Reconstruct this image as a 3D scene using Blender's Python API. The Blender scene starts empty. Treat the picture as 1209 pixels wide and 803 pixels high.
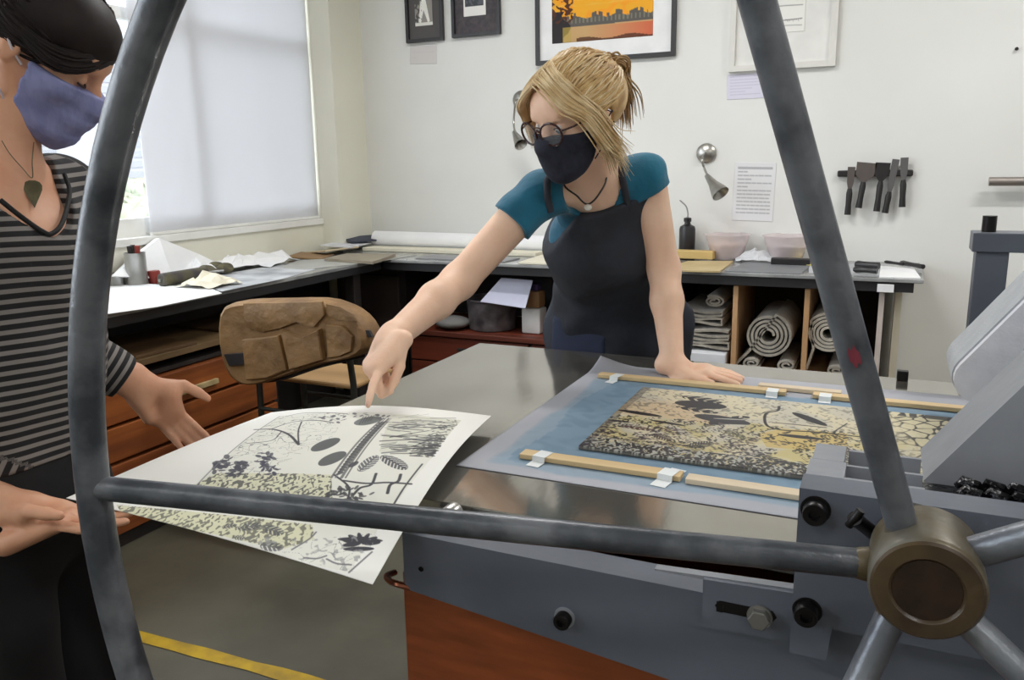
import bpy, bmesh, math, random
import numpy as np
from mathutils import Vector, Matrix
random.seed(4); rng = np.random.RandomState(7)
SC = bpy.context.scene; COL = SC.collection
PI = math.pi
def V(*a): return np.array(a, float)
def unit(v): v = np.asarray(v, float); return v/np.linalg.norm(v)

# ------------------------------------------------------------------ camera model (for measuring positions)
W_, H_ = 1209., 803.; CX, CY = 604.5, 401.5; FL = 961.
pit, yaw, rol = math.radians(12.2), math.radians(24.9), math.radians(1.0)
CAM = V(0, 0, 1.38)
fw = V(-math.sin(yaw)*math.cos(pit), math.cos(yaw)*math.cos(pit), -math.sin(pit))
r0 = V(math.cos(yaw), math.sin(yaw), 0); u0 = np.cross(r0, fw)
rt = r0*math.cos(rol)-u0*math.sin(rol); up = u0*math.cos(rol)+r0*math.sin(rol)
def ray(px, py):
    d = fw*FL+rt*(px-CX)-up*(py-CY); return d/np.linalg.norm(d)
def onz(px, py, z): d = ray(px, py); return CAM+d*((z-CAM[2])/d[2])
def ony(px, py, y): d = ray(px, py); return CAM+d*(y/d[1])
def onx(px, py, x): d = ray(px, py); return CAM+d*(x/d[0])
def dep(px, py, z): d = ray(px, py); return CAM+d*(z/(d@fw))

# ------------------------------------------------------------------ materials
def lin(c):
    out = []
    for v in c:
        v = v/255.; out.append(v/12.92 if v <= .04045 else ((v+.055)/1.055)**2.4)
    return tuple(out)+(1.,)
class NT:
    def __init__(s, name):
        s.m = bpy.data.materials.new(name); s.m.use_nodes = True
        s.n = s.m.node_tree.nodes; s.l = s.m.node_tree.links
        s.b = s.n['Principled BSDF']; s.tc = s.n.new('ShaderNodeTexCoord')
    def new(s, t, **k):
        n = s.n.new(t)
        for a, b in k.items(): setattr(n, a, b)
        return n
def M(name, c, rough=.6, metal=0., c2=None, scale=8., stretch=(1,1,1), bump=0., bscale=None, spec=.5, detail=4, lo=.35, hi=.65, trans=0., emit=0., sheen=0., alpha=1., sss=0.):
    t = NT(name); b = t.b
    b.inputs['Roughness'].default_value = rough; b.inputs['Metallic'].default_value = metal
    b.inputs['Specular IOR Level'].default_value = spec
    if trans: b.inputs['Transmission Weight'].default_value = trans
    if sheen: b.inputs['Sheen Weight'].default_value = sheen
    if sss:
        b.inputs['Subsurface Weight'].default_value = sss; b.inputs['Subsurface Radius'].default_value = (.012,.005,.003); b.inputs['Subsurface Scale'].default_value = 1.
    mp = t.new('ShaderNodeMapping'); mp.inputs['Scale'].default_value = stretch
    t.l.new(t.tc.outputs['Object'], mp.inputs['Vector'])
    nz = t.new('ShaderNodeTexNoise'); nz.inputs['Scale'].default_value = scale; nz.inputs['Detail'].default_value = detail
    t.l.new(mp.outputs['Vector'], nz.inputs['Vector'])
    if c2 is None: c2 = tuple(x*.96 for x in c)
    cr = t.new('ShaderNodeValToRGB'); cr.color_ramp.elements[0].position = lo; cr.color_ramp.elements[1].position = hi
    cr.color_ramp.elements[0].color = lin(c2); cr.color_ramp.elements[1].color = lin(c)
    t.l.new(nz.outputs['Fac'], cr.inputs['Fac']); t.l.new(cr.outputs['Color'], b.inputs['Base Color'])
    if bump:
        n2 = t.new('ShaderNodeTexNoise'); n2.inputs['Scale'].default_value = bscale or scale*4; n2.inputs['Detail'].default_value = 5
        t.l.new(mp.outputs['Vector'], n2.inputs['Vector'])
        bp = t.new('ShaderNodeBump'); bp.inputs['Strength'].default_value = bump; bp.inputs['Distance'].default_value = .01
        t.l.new(n2.outputs['Fac'], bp.inputs['Height']); t.l.new(bp.outputs['Normal'], b.inputs['Normal'])
    if emit:
        b.inputs['Emission Color'].default_value = lin(c); b.inputs['Emission Strength'].default_value = emit
    return t.m
def MV(name, rough=.8, spec=.3):     # material whose pigment is the mesh's own colour attribute
    t = NT(name); a = t.new('ShaderNodeAttribute'); a.attribute_name = 'Pigment'
    t.l.new(a.outputs['Color'], t.b.inputs['Base Color']); t.b.inputs['Roughness'].default_value = rough
    t.b.inputs['Specular IOR Level'].default_value = spec
    return t.m
def Mglass(name, c=(235,240,240), rough=.02):
    t = NT(name); t.b.inputs['Transmission Weight'].default_value = 1; t.b.inputs['Roughness'].default_value = rough
    t.b.inputs['IOR'].default_value = 1.15; t.b.inputs['Base Color'].default_value = lin(c)
    return t.m
def Mthin(name, c, mix=.35, rough=.2):   # thin translucent sheet or clear pane
    t = NT(name); out = t.n['Material Output']
    tr = t.new('ShaderNodeBsdfTransparent'); mx = t.new('ShaderNodeMixShader'); mx.inputs[0].default_value = mix
    t.b.inputs['Base Color'].default_value = lin(c); t.b.inputs['Roughness'].default_value = rough
    t.l.new(tr.outputs[0], mx.inputs[1]); t.l.new(t.b.outputs[0], mx.inputs[2]); t.l.new(mx.outputs[0], out.inputs['Surface'])
    return t.m
def Mblind(name, c):
    t = NT(name); out = t.n['Material Output']
    tl = t.new('ShaderNodeBsdfTranslucent'); tl.inputs[0].default_value = lin(c)
    t.b.inputs['Base Color'].default_value = lin(c); t.b.inputs['Roughness'].default_value = .9
    nz = t.new('ShaderNodeTexNoise'); nz.inputs['Scale'].default_value = 3.
    bp = t.new('ShaderNodeBump'); bp.inputs['Strength'].default_value = .4; bp.inputs['Distance'].default_value = .03
    t.l.new(t.tc.outputs['Object'], nz.inputs['Vector']); t.l.new(nz.outputs['Fac'], bp.inputs['Height']); t.l.new(bp.outputs['Normal'], t.b.inputs['Normal'])
    mx = t.new('ShaderNodeMixShader'); mx.inputs[0].default_value = .5
    t.l.new(t.b.outputs[0], mx.inputs[1]); t.l.new(tl.outputs[0], mx.inputs[2]); t.l.new(mx.outputs[0], out.inputs['Surface'])
    return t.m
def Mwood(name, c, c2, ax=0, scale=14, rough=.55):
    st = [1,1,1]; st[ax] = .08
    return M(name, c, rough, c2=c2, scale=scale, stretch=tuple(st), detail=6, bump=.08)

# ------------------------------------------------------------------ mesh helpers
class MB:
    """collects shapes and links them as one mesh object"""
    def __init__(s): s.v = []; s.f = []; s.mi = []; s.cur = 0
    def add(s, vs, fs):
        o = len(s.v); s.v += [tuple(map(float, p)) for p in vs]
        for f in fs: s.f.append(tuple(i+o for i in f)); s.mi.append(s.cur)
        return s
    def box(s, a, b, R=None, c=None, bev=0.):
        x0,y0,z0 = [min(p,q) for p,q in zip(a,b)]; x1,y1,z1 = [max(p,q) for p,q in zip(a,b)]
        if bev > 0:
            bm = bmesh.new(); bmesh.ops.create_cube(bm, size=1)
            for v in bm.verts: v.co = Vector(((x0+x1)/2+v.co.x*(x1-x0), (y0+y1)/2+v.co.y*(y1-y0), (z0+z1)/2+v.co.z*(z1-z0)))
            bmesh.ops.bevel(bm, geom=list(bm.edges), offset=bev, segments=2, profile=.5, affect='EDGES')
            bm.verts.index_update(); vs = [tuple(v.co) for v in bm.verts]; fs = [tuple(v.index for v in f.verts) for f in bm.faces]; bm.free()
        else:
            vs = [(x0,y0,z0),(x1,y0,z0),(x1,y1,z0),(x0,y1,z0),(x0,y0,z1),(x1,y0,z1),(x1,y1,z1),(x0,y1,z1)]
            fs = [(0,3,2,1),(4,5,6,7),(0,1,5,4),(1,2,6,5),(2,3,7,6),(3,0,4,7)]
        if R is not None:
            c = V(*c) if c is not None else V((x0+x1)/2,(y0+y1)/2,(z0+z1)/2)
            R = np.array(R); vs = [tuple(R@(np.array(p)-c)+c) for p in vs]
        return s.add(vs, fs)
    def cyl(s, a, b, ra, rb=None, n=20, cap=True):
        rb = ra if rb is None else rb
        return s.tube([a, b], [ra, rb], n, cap)
    def tube(s, pts, rad, n=12, cap=True, closed=False):
        pts = [np.array(p, float) for p in pts]; m = len(pts)
        if np.isscalar(rad): rad = [rad]*m
        vs = []; N = None
        for i in range(m):
            if closed: t = pts[(i+1)%m]-pts[i-1]
            else: t = pts[min(i+1,m-1)]-pts[max(i-1,0)]
            t = unit(t)
            if N is None:
                ref = V(0,0,1) if abs(t[2]) < .9 else V(1,0,0); N = unit(np.cross(t, ref))
            N = unit(N-t*(N@t)); B = np.cross(t, N)
            for j in range(n):
                a = 2*PI*j/n; vs.append(pts[i]+(N*math.cos(a)+B*math.sin(a))*rad[i])
        fs = []
        for i in range(m if closed else m-1):
            for j in range(n):
                k = (i+1)%m
                fs.append((i*n+j, i*n+(j+1)%n, k*n+(j+1)%n, k*n+j))
        if cap and not closed:
            fs.append(tuple(reversed(range(n)))); fs.append(tuple((m-1)*n+j for j in range(n)))
        return s.add(vs, fs)
    def prism(s, poly, ax, a, b):
        """poly in the two other axes (in axis order), extruded along ax from a to b"""
        n = len(poly); vs = []
        for h in (a, b):
            for p in poly:
                q = list(p); q.insert(ax, h); vs.append(tuple(q))
        fs = [tuple(range(n)), tuple(reversed(range(n, 2*n)))]
        for i in range(n): j = (i+1)%n; fs.append((i, i+n, j+n, j))
        return s.add(vs, fs)
    def lathe(s, prof, c, n=32, ax=2, R=None, hollow=False):
        vs = []; m = len(prof)
        for (r, h) in prof:
            for j in range(n):
                a = 2*PI*j/n; p = V(r*math.cos(a), r*math.sin(a), h)
                if ax == 1: p = V(p[0], p[2], p[1])
                if R is not None: p = np.array(R)@p
                vs.append(p+V(*c))
        fs = [(i*n+j, i*n+(j+1)%n, (i+1)*n+(j+1)%n, (i+1)*n+j) for i in range(m-1) for j in range(n)]
        if prof[0][0] > 1e-5 and not hollow: fs.append(tuple(reversed(range(n))))
        if prof[-1][0] > 1e-5: fs.append(tuple((m-1)*n+j for j in range(n)))
        return s.add(vs, fs)
    def sheet(s, fn, nu, nv, th=.0006):
        """grid surface fn(u,v)->point with thickness th downwards"""
        vs = [fn(i/nu, j/nv) for j in range(nv+1) for i in range(nu+1)]
        k = len(vs); vs2 = [(p[0], p[1], p[2]-th) for p in vs]
        W = nu+1; fs = []
        for j in range(nv):
            for i in range(nu):
                a = j*W+i; fs.append((a, a+1, a+W+1, a+W)); fs.append((k+a, k+a+W, k+a+W+1, k+a+1))
        bd = [(j*W+i, j*W+i+1) for j, i in [(0,i) for i in range(nu)]]+[(nv*W+i+1, nv*W+i) for i in range(nu)]+[((j+1)*W, j*W) for j in range(nv)]+[(j*W+nu, (j+1)*W+nu) for j in range(nv)]
        for a, b in bd: fs.append((b, a, k+a, k+b))
        return s.add(list(vs)+vs2, fs)
    def build(s, name, mat, parent=None, smooth=False, origin=None):
        me = bpy.data.meshes.new(name)
        o_ = np.array(origin, float) if origin is not None else None
        vs = s.v if o_ is None else [tuple(np.array(p)-o_) for p in s.v]
        me.from_pydata(vs, [], s.f); me.update()
        bm = bmesh.new(); bm.from_mesh(me); bmesh.ops.recalc_face_normals(bm, faces=bm.faces); bm.to_mesh(me); bm.free()
        mats = mat if isinstance(mat, (list, tuple)) else [mat]
        for m_ in mats: me.materials.append(m_)
        if len(mats) > 1:
            for p, i in zip(me.polygons, s.mi): p.material_index = i
        if smooth:
            for p in me.polygons: p.use_smooth = True
            try: me.set_sharp_from_angle(angle=math.radians(40))
            except Exception: pass
        return link(name, me, parent, o_)
def link(name, me, parent=None, loc=None):
    o = bpy.data.objects.new(name, me); COL.objects.link(o)
    if parent is not None:
        o.parent = parent; o.matrix_parent_inverse = parent_world(parent).inverted()
    if loc is not None: o.location = Vector(tuple(loc))
    return o
def parent_world(p):
    m = Matrix.LocRotScale(p.location, p.rotation_euler, p.scale)
    if p.parent is not None: m = parent_world(p.parent) @ p.matrix_parent_inverse @ m
    return m
def thing(name, label, cat, loc=(0,0,0), group=None):
    o = bpy.data.objects.new(name, None); COL.objects.link(o); o.location = Vector(tuple(map(float, loc))); o.empty_display_size = .05
    return tag(o, label, cat, group)
def tag(o, label, cat, group=None):
    o['label'] = label; o['category'] = cat
    if group: o['group'] = group
    return o
def struct(o): o['kind'] = 'structure'; return o
def rotm(ax, deg): return np.array(Matrix.Rotation(math.radians(deg), 3, ax))
def bez(p, n=16):
    """Catmull-Rom through the points"""
    p = [np.array(q, float) for q in p]; q = [2*p[0]-p[1]]+p+[2*p[-1]-p[-2]]; out = []
    for i in range(1, len(q)-2):
        for k in range(n):
            t = k/n
            out.append(.5*((2*q[i])+(-q[i-1]+q[i+1])*t+(2*q[i-1]-5*q[i]+4*q[i+1]-q[i+2])*t*t+(-q[i-1]+3*q[i]-3*q[i+1]+q[i+2])*t**3))
    out.append(p[-1]); return out

# ------------------------------------------------------------------ implicit surfaces (bodies, clothes, cloth lumps)
def smin(a, b, k):
    if k <= 0: return np.minimum(a, b)
    h = np.clip(.5+.5*(b-a)/k, 0, 1); return b*(1-h)+a*h-k*h*(1-h)
def cap_d(X, Y, Z, a, b, ra, rb, wide=None, wf=1.):
    px, py, pz = X-a[0], Y-a[1], Z-a[2]; ba = np.array(b, float)-np.array(a, float)
    if wide is not None:
        n = unit(wide); s_ = px*n[0]+py*n[1]+pz*n[2]; q = (1./wf-1.)
        px = px+s_*q*n[0]; py = py+s_*q*n[1]; pz = pz+s_*q*n[2]
        ba = ba+(ba@n)*q*n
    L = max(ba@ba, 1e-12)
    t = np.clip((px*ba[0]+py*ba[1]+pz*ba[2])/L, 0, 1)
    return np.sqrt((px-t*ba[0])**2+(py-t*ba[1])**2+(pz-t*ba[2])**2)-(ra+t*(rb-ra))
def ell_d(X, Y, Z, c, r, R=None):
    px, py, pz = X-c[0], Y-c[1], Z-c[2]
    if R is not None:   # rows of R are the local axes in the world
        px, py, pz = (px*R[i][0]+py*R[i][1]+pz*R[i][2] for i in range(3))
    k0 = np.sqrt((px/r[0])**2+(py/r[1])**2+(pz/r[2])**2); k1 = np.sqrt((px/r[0]**2)**2+(py/r[1]**2)**2+(pz/r[2]**2)**2)+1e-9
    return k0*(k0-1)/k1
class Cap:
    def __init__(s, a, b, ra, rb=None, k=.02, wide=None, wf=1., op='+'):
        s.a, s.b, s.ra, s.rb, s.k, s.wide, s.wf, s.op = np.array(a,float), np.array(b,float), ra, (ra if rb is None else rb), k, wide, wf, op
        m = max(s.ra, s.rb)*max(1, wf)+k+.01; s.lo = np.minimum(s.a, s.b)-m; s.hi = np.maximum(s.a, s.b)+m
    def d(s, X, Y, Z): return cap_d(X, Y, Z, s.a, s.b, s.ra, s.rb, s.wide, s.wf)
class Ell:
    def __init__(s, c, r, R=None, k=.02, op='+'):
        s.c, s.r, s.R, s.k, s.op = np.array(c,float), r, R, k, op
        m = max(r)+k+.01; s.lo = s.c-m; s.hi = s.c+m
    def d(s, X, Y, Z): return ell_d(X, Y, Z, s.c, s.r, s.R)
class Chain:
    def __init__(s, pts, rad, k=.006, kk=.003, op='+', wide=None, wf=1.):
        s.p = [np.array(q,float) for q in pts]; s.rad = rad; s.k = k; s.kk = kk; s.op = op; s.wide = wide; s.wf = wf
        m = max(rad)*max(1,wf)+k+.01; s.lo = np.min(s.p, 0)-m; s.hi = np.max(s.p, 0)+m
    def d(s, X, Y, Z):
        D = None
        for i in range(len(s.p)-1):
            e = cap_d(X, Y, Z, s.p[i], s.p[i+1], s.rad[i], s.rad[i+1], s.wide, s.wf); D = e if D is None else smin(D, e, s.kk)
        return D
class Cut:       # keeps the region where fn(X,Y,Z) < 0, sharp
    def __init__(s, fn, k=0.): s.fn = fn; s.op = '&'; s.k = k
def half(p, n):  # region behind the plane through p with normal n
    p = np.array(p, float); n = unit(n); return lambda X, Y, Z: (X-p[0])*n[0]+(Y-p[1])*n[1]+(Z-p[2])*n[2]
def field(prims, vox, lo, hi, off=0.):
    n = np.ceil((hi-lo)/vox).astype(int)+1; D = np.full(n, .5, np.float32)
    ax = [(lo[i]+vox*np.arange(n[i])).astype(np.float32) for i in range(3)]
    for p in prims:
        if p.op == '&':
            e = p.fn(ax[0][:,None,None], ax[1][None,:,None], ax[2][None,None,:]); e = e if p.k < 0 else e
            D = np.maximum(D, e) if p.k <= 0 else -smin(-D, -e, p.k)
            D = D.astype(np.float32); continue
        i0 = np.clip(np.floor((p.lo-abs(off)-lo)/vox).astype(int), 0, n); i1 = np.clip(np.ceil((p.hi+abs(off)-lo)/vox).astype(int)+1, 0, n)
        if np.any(i1 <= i0): continue
        sl = tuple(slice(a, b) for a, b in zip(i0, i1))
        e = p.d(ax[0][sl[0]][:,None,None], ax[1][sl[1]][None,:,None], ax[2][sl[2]][None,None,:])
        if p.op == '-': D[sl] = -smin(-D[sl], e, p.k)
        else: D[sl] = smin(D[sl], e-off, p.k)
    return D
def nets(D, lo, vox):
    S = D < 0; n = np.array(D.shape)
    c = np.zeros(n-1, np.int8)
    for i in (0,1):
        for j in (0,1):
            for k in (0,1): c += S[i:n[0]-1+i, j:n[1]-1+j, k:n[2]-1+k]
    idx = np.argwhere((c > 0) & (c < 8)); mp = np.full(n-1, -1, np.int64); mp[tuple(idx.T)] = np.arange(len(idx))
    acc = np.zeros((len(idx), 3)); cnt = np.zeros(len(idx))
    cs = [(i,j,k) for i in (0,1) for j in (0,1) for k in (0,1)]
    val = {q: D[idx[:,0]+q[0], idx[:,1]+q[1], idx[:,2]+q[2]].astype(float) for q in cs}
    for q in cs:
        for a in range(3):
            if q[a]: continue
            r = list(q); r[a] = 1; r = tuple(r); A, B = val[q], val[r]; m = (A < 0) != (B < 0)
            t = np.zeros(len(idx)); t[m] = A[m]/(A[m]-B[m]); pos = np.tile(np.array(q, float), (len(idx), 1)); pos[:, a] += t
            acc[m] += pos[m]; cnt[m] += 1
    vs = (idx+acc/np.maximum(cnt,1)[:,None])*vox+lo
    fs = []
    for a in range(3):
        b, c_ = (a+1)%3, (a+2)%3
        s0 = [slice(None)]*3; s1 = [slice(None)]*3; s0[a] = slice(0,-1); s1[a] = slice(1,None)
        e = np.argwhere(S[tuple(s0)] != S[tuple(s1)]); e = e[(e[:,b] > 0) & (e[:,c_] > 0) & (e[:,b] < n[b]-1) & (e[:,c_] < n[c_]-1)]
        q = []
        for db, dc in ((0,0),(1,0),(1,1),(0,1)):
            t = e.copy(); t[:,b] -= db; t[:,c_] -= dc; q.append(mp[tuple(t.T)])
        q = np.stack(q, 1); fl = S[tuple(e.T)]; q[~fl] = q[~fl][:, ::-1]; fs.append(q)
    return vs, np.concatenate(fs)
def blob(name, prims, mat, vox=.005, parent=None, off=0., smooth=2, lohi=None, origin=None, noise=None):
    add = [p for p in prims if p.op == '+']
    if lohi is None: lo = np.min([p.lo for p in add], 0)-abs(off)-vox*2; hi = np.max([p.hi for p in add], 0)+abs(off)+vox*2
    else: lo, hi = np.array(lohi[0], float), np.array(lohi[1], float)
    D = field(prims, vox, lo, hi, off)
    # shut the border so that the surface closes
    for a in range(3):
        s_ = [slice(None)]*3
        for e in (0, -1): s_[a] = e; D[tuple(s_)] = np.maximum(D[tuple(s_)], vox*.5)
    vs, fs = nets(D, lo, vox)
    if noise is not None: vs = noise(vs)
    me = bpy.data.meshes.new(name)
    o_ = np.array(origin, float) if origin is not None else V(0,0,0); vv = vs-o_
    me.vertices.add(len(vv)); me.vertices.foreach_set('co', vv.astype(np.float32).ravel())
    me.loops.add(len(fs)*4); me.loops.foreach_set('vertex_index', fs.astype(np.int32).ravel())
    me.polygons.add(len(fs)); me.polygons.foreach_set('loop_start', np.arange(0, len(fs)*4, 4, dtype=np.int32)); me.polygons.foreach_set('loop_total', np.full(len(fs), 4, np.int32))
    me.update(); me.validate()
    if smooth:
        bm = bmesh.new(); bm.from_mesh(me)
        for _ in range(smooth): bmesh.ops.smooth_vert(bm, verts=bm.verts, factor=.5, use_axis_x=True, use_axis_y=True, use_axis_z=True)
        bm.to_mesh(me); bm.free()
    for p in me.polygons: p.use_smooth = True
    me.materials.append(mat)
    return link(name, me, parent, o_ if origin is not None else None)

def haircut(O, R, side, front, back=-.075):
    """keeps the hair above a line that runs from the forehead past the top of the ear to the nape"""
    def fn(X, Y, Z):
        f = (X-O[0])*R[0][0]+(Y-O[1])*R[0][1]+(Z-O[2])*R[0][2]; u = (X-O[0])*R[2][0]+(Y-O[1])*R[2][1]+(Z-O[2])*R[2][2]
        a = np.clip((f-.045)/.05, 0, 1); b = np.clip((-f-.012)/.05, 0, 1); a = a*a*(3-2*a); b = b*b*(3-2*b)
        return side+(front-side)*a+(back-side)*b-u
    return Cut(fn)
def hit(prims, px, py, off=0., start=.5):
    """first point of the surface of prims seen at a place in the photograph"""
    d = ray(px, py); t = start
    for _ in range(200):
        p = CAM+d*t; D = np.array(.5)
        for q in prims:
            if q.op == '+': D = smin(D, q.d(*p)-off, q.k)
        if D < .0005: return p
        t += float(D)*.8
        if t > 4: break
    best = min(np.arange(start, 3.2, .01), key=lambda t_: min(float(q.d(*(CAM+d*t_))) for q in prims if q.op == '+')); return CAM+d*best
# ------------------------------------------------------------------ pigment canvases (ink on paper, prints, carved block)
def vnoise(w, h, cw, ch, seed=0):
    """smooth value noise of about cw x ch cells on a turned, gently warped grid"""
    g = np.random.RandomState(seed).rand(256, 256); X, Y = np.meshgrid(np.linspace(0, cw, w), np.linspace(0, ch, h))
    X, Y = X+.5*np.sin(Y*.83+seed)+.35*np.sin(Y*2.1), Y+.5*np.sin(X*.77+seed*2)+.35*np.sin(X*1.9)
    c, s_ = math.cos(.6), math.sin(.6); X, Y = X*c-Y*s_+300, X*s_+Y*c+300
    xi = np.floor(X).astype(int); yi = np.floor(Y).astype(int); fx = X-xi; fy = Y-yi; fx = fx*fx*(3-2*fx); fy = fy*fy*(3-2*fy)
    x0, x1, y0, y1 = xi%256, (xi+1)%256, yi%256, (yi+1)%256
    return (g[y0,x0]*(1-fx)+g[y0,x1]*fx)*(1-fy)+(g[y1,x0]*(1-fx)+g[y1,x1]*fx)*fy
def soft(n, t, k=9.): return np.clip((n-t)*k+.5, 0, 1)
def homog(src, dst):
    A = []
    for (x, y), (u, v) in zip(src, dst):
        A.append([x,y,1,0,0,0,-u*x,-u*y,-u]); A.append([0,0,0,x,y,1,-v*x,-v*y,-v])
    return np.linalg.svd(np.array(A, float))[2][-1].reshape(3,3)
class Canvas:
    def __init__(s, w, h, bg, H=None, asp=1.):
        s.w, s.h = w, h; s.a = np.zeros((h, w, 3)); s.a[:] = lin(bg)[:3]; s.H = H
        s.U, s.Vv = np.meshgrid((np.arange(w)+.5)/w, (np.arange(h)+.5)/h); s.asp = asp
    def T(s, p):
        if s.H is None: return np.array(p, float)
        q = s.H@V(p[0], p[1], 1); return q[:2]/q[2]
    def put(s, m, c, al=1.):
        m = np.clip(m, 0, 1)*al; s.a = s.a*(1-m[...,None])+np.array(lin(c)[:3])*m[...,None]
    def poly(s, pts, c, al=1., mask=None):
        P = np.array([s.T(p) for p in pts]); ins = np.zeros((s.h, s.w), bool); j = len(P)-1
        for i in range(len(P)):
            xi, yi = P[i]; xj, yj = P[j]
            ins ^= ((yi > s.Vv) != (yj > s.Vv)) & (s.U < (xj-xi)*(s.Vv-yi)/(yj-yi+1e-12)+xi); j = i
        m = ins.astype(float)
        if mask is not None: m = m*mask
        s.put(m, c, al); return ins
    def line(s, pts, wpx, c, al=1., taper=False):
        """wpx: width in canvas-height fractions"""
        P = [s.T(p) for p in bez(pts, 5)] if len(pts) > 2 else [s.T(p) for p in pts]
        P = [V(p[0]*s.asp, p[1]) for p in P]; D = np.full((s.h, s.w), 9.)
        x0 = min(p[0] for p in P)-.03; x1 = max(p[0] for p in P)+.03; y0 = min(p[1] for p in P)-.03; y1 = max(p[1] for p in P)+.03
        i0, i1 = [int(np.clip(q/s.asp*s.w, 0, s.w)) for q in (x0, x1)]; j0, j1 = [int(np.clip(q*s.h, 0, s.h)) for q in (y0, y1)]
        if i1 <= i0 or j1 <= j0: return
        X = s.U[j0:j1, i0:i1]*s.asp; Y = s.Vv[j0:j1, i0:i1]; d = np.full(X.shape, 9.); n = len(P)-1
        for i in range(n):
            a, b = P[i], P[i+1]; ba = b-a; L = max(ba@ba, 1e-12); t = np.clip(((X-a[0])*ba[0]+(Y-a[1])*ba[1])/L, 0, 1)
            w = wpx*(1-.8*abs(2*(i+t)/n-1)) if taper else wpx
            d = np.minimum(d, np.hypot(X-a[0]-t*ba[0], Y-a[1]-t*ba[1])-w/2)
        m = np.zeros((s.h, s.w)); m[j0:j1, i0:i1] = np.clip(.5-d*s.h/1.2, 0, 1); s.put(m, c, al)
    def leaf(s, a, b, wfrac, c, al=1., cuts=0, cutc=(225,222,210)):
        """leaf from a to b; width as a fraction of its length"""
        A, B = s.T(a), s.T(b); A = V(A[0]*s.asp, A[1]); B = V(B[0]*s.asp, B[1]); L = np.linalg.norm(B-A); d = (B-A)/L; n = V(-d[1], d[0])
        X = s.U*s.asp-A[0]; Y = s.Vv-A[1]; t = (X*d[0]+Y*d[1])/L; q = (X*n[0]+Y*n[1])/L
        prof = wfrac*.5*np.sqrt(np.clip(4*t*(1-t), 0, 1))
        m = np.clip((prof-abs(q))*L*s.h/1.2+.5, 0, 1)*((t > 0) & (t < 1))
        if cuts:
            k = np.sin((t-abs(q)*.9)*cuts*2*PI) > .55; m2 = m*k*(abs(q) > wfrac*.06); m = m-m2*.9
        s.put(m, c, al)
def painted_sheet(name, fn, canvas, mat, parent=None, th=.0006, base=None):
    """grid with one vertex per pigment sample; fn(u,v)->point"""
    w, h = canvas.w, canvas.h
    us = np.linspace(0, 1, w); vs_ = np.linspace(0, 1, h); UU, VV = np.meshgrid(us, vs_)
    P = fn(UU.ravel(), VV.ravel()); k = len(P)
    n_dn = V(0, 0, -th) if base is None else np.array(base, float)
    P2 = P+n_dn; allv = np.concatenate([P, P2])
    i, j = np.meshgrid(np.arange(w-1), np.arange(h-1)); a = (j*w+i).ravel()
    f1 = np.stack([a, a+w, a+w+1, a+1], 1); 
    ii = np.arange(w-1); jj = np.arange(h-1)
    e = np.concatenate([np.stack([ii, ii+1], 1), np.stack([(h-1)*w+ii+1, (h-1)*w+ii], 1), np.stack([(jj+1)*w, jj*w], 1), np.stack([jj*w+w-1, (jj+1)*w+w-1], 1)])
    f2 = np.stack([e[:,0], e[:,1], e[:,1]+k, e[:,0]+k], 1)
    fs = np.concatenate([f1, f1[:, ::-1]+k, f2])
    me = bpy.data.meshes.new(name); me.vertices.add(len(allv)); me.vertices.foreach_set('co', allv.astype(np.float32).ravel())
    me.loops.add(len(fs)*4); me.loops.foreach_set('vertex_index', fs.astype(np.int32).ravel())
    me.polygons.add(len(fs)); me.polygons.foreach_set('loop_start', np.arange(0, len(fs)*4, 4, dtype=np.int32)); me.polygons.foreach_set('loop_total', np.full(len(fs), 4, np.int32))
    me.update()
    at = me.color_attributes.new('Pigment', 'FLOAT_COLOR', 'POINT')
    c = np.ones((2*k, 4), np.float32); c[:k, :3] = canvas.a.reshape(-1, 3); c[k:, :3] = canvas.a[0,0]
    at.data.foreach_set('color', c.ravel()); me.materials.append(mat)
    return link(name, me, parent)
# ================================================================== THE ROOM
m_wall = M('wall_paint', (229,229,226), .75, c2=(222,222,218), scale=1.2, bump=.03, bscale=30, spec=.3)
m_ceil = M('ceiling_paint', (225,225,220), .9)
m_floor = M('concrete_floor', (98,94,80), .5, c2=(70,67,55), scale=2.2, bump=.06, bscale=25, detail=9)
m_trim = M('white_gloss_paint', (236,236,232), .35)
m_yel = M('yellow_floor_paint', (196,160,30), .6, c2=(160,130,40), scale=14, detail=6)
m_blind = Mblind('blind_fabric', (226,226,228))
XW, YB, ZC = -3.15, 4.38, 3.15; XR, YF = 3.2, -2.6
WY0, WY1, WZ0, WZ1, RD = 1.3, 4.065, 1.072, 2.95, .05
m_walll = M('warm_light_wall_paint', (230,228,214), .75, c2=(223,221,206), scale=1.2, bump=.03, bscale=30, spec=.3)  # cream tint stands in for warm bounced light on the left wall
def wallbox(a, b, name): return struct(MB().box(a, b).build(name, m_wall))
# floor, ceiling, walls (the window wall is built round two openings)
struct(MB().box((XW-.2, YF-.2, -.1), (XR+.2, YB+.2, 0)).build('floor', m_floor))
struct(MB().box((XW-.2, YF-.2, ZC), (XR+.2, YB+.2, ZC+.1)).build('ceiling', m_ceil))
W2 = (-1.9, .75)  # second window, out of view, added for its daylight
m = MB()
m.box((XW-.2, YF, 0), (XW, YB+.1, WZ0)); m.box((XW-.2, YF, WZ1), (XW, YB+.1, ZC))
m.box((XW-.2, WY1, WZ0), (XW, YB+.1, WZ1)); m.box((XW-.05, 4.067, 0), (-3.01, YB+.05, ZC)); m.box((XW-.2, W2[1], WZ0), (XW, WY0, WZ1)); m.box((XW-.2, YF, WZ0), (XW, W2[0], WZ1))
struct(m.build('wall_left', m_walll))
wallbox((XW-.2, YB, 0), (XR+.2, YB+.15, ZC), 'wall_back')
wallbox((XR, YF, 0), (XR+.15, YB, ZC), 'wall_right')
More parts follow.
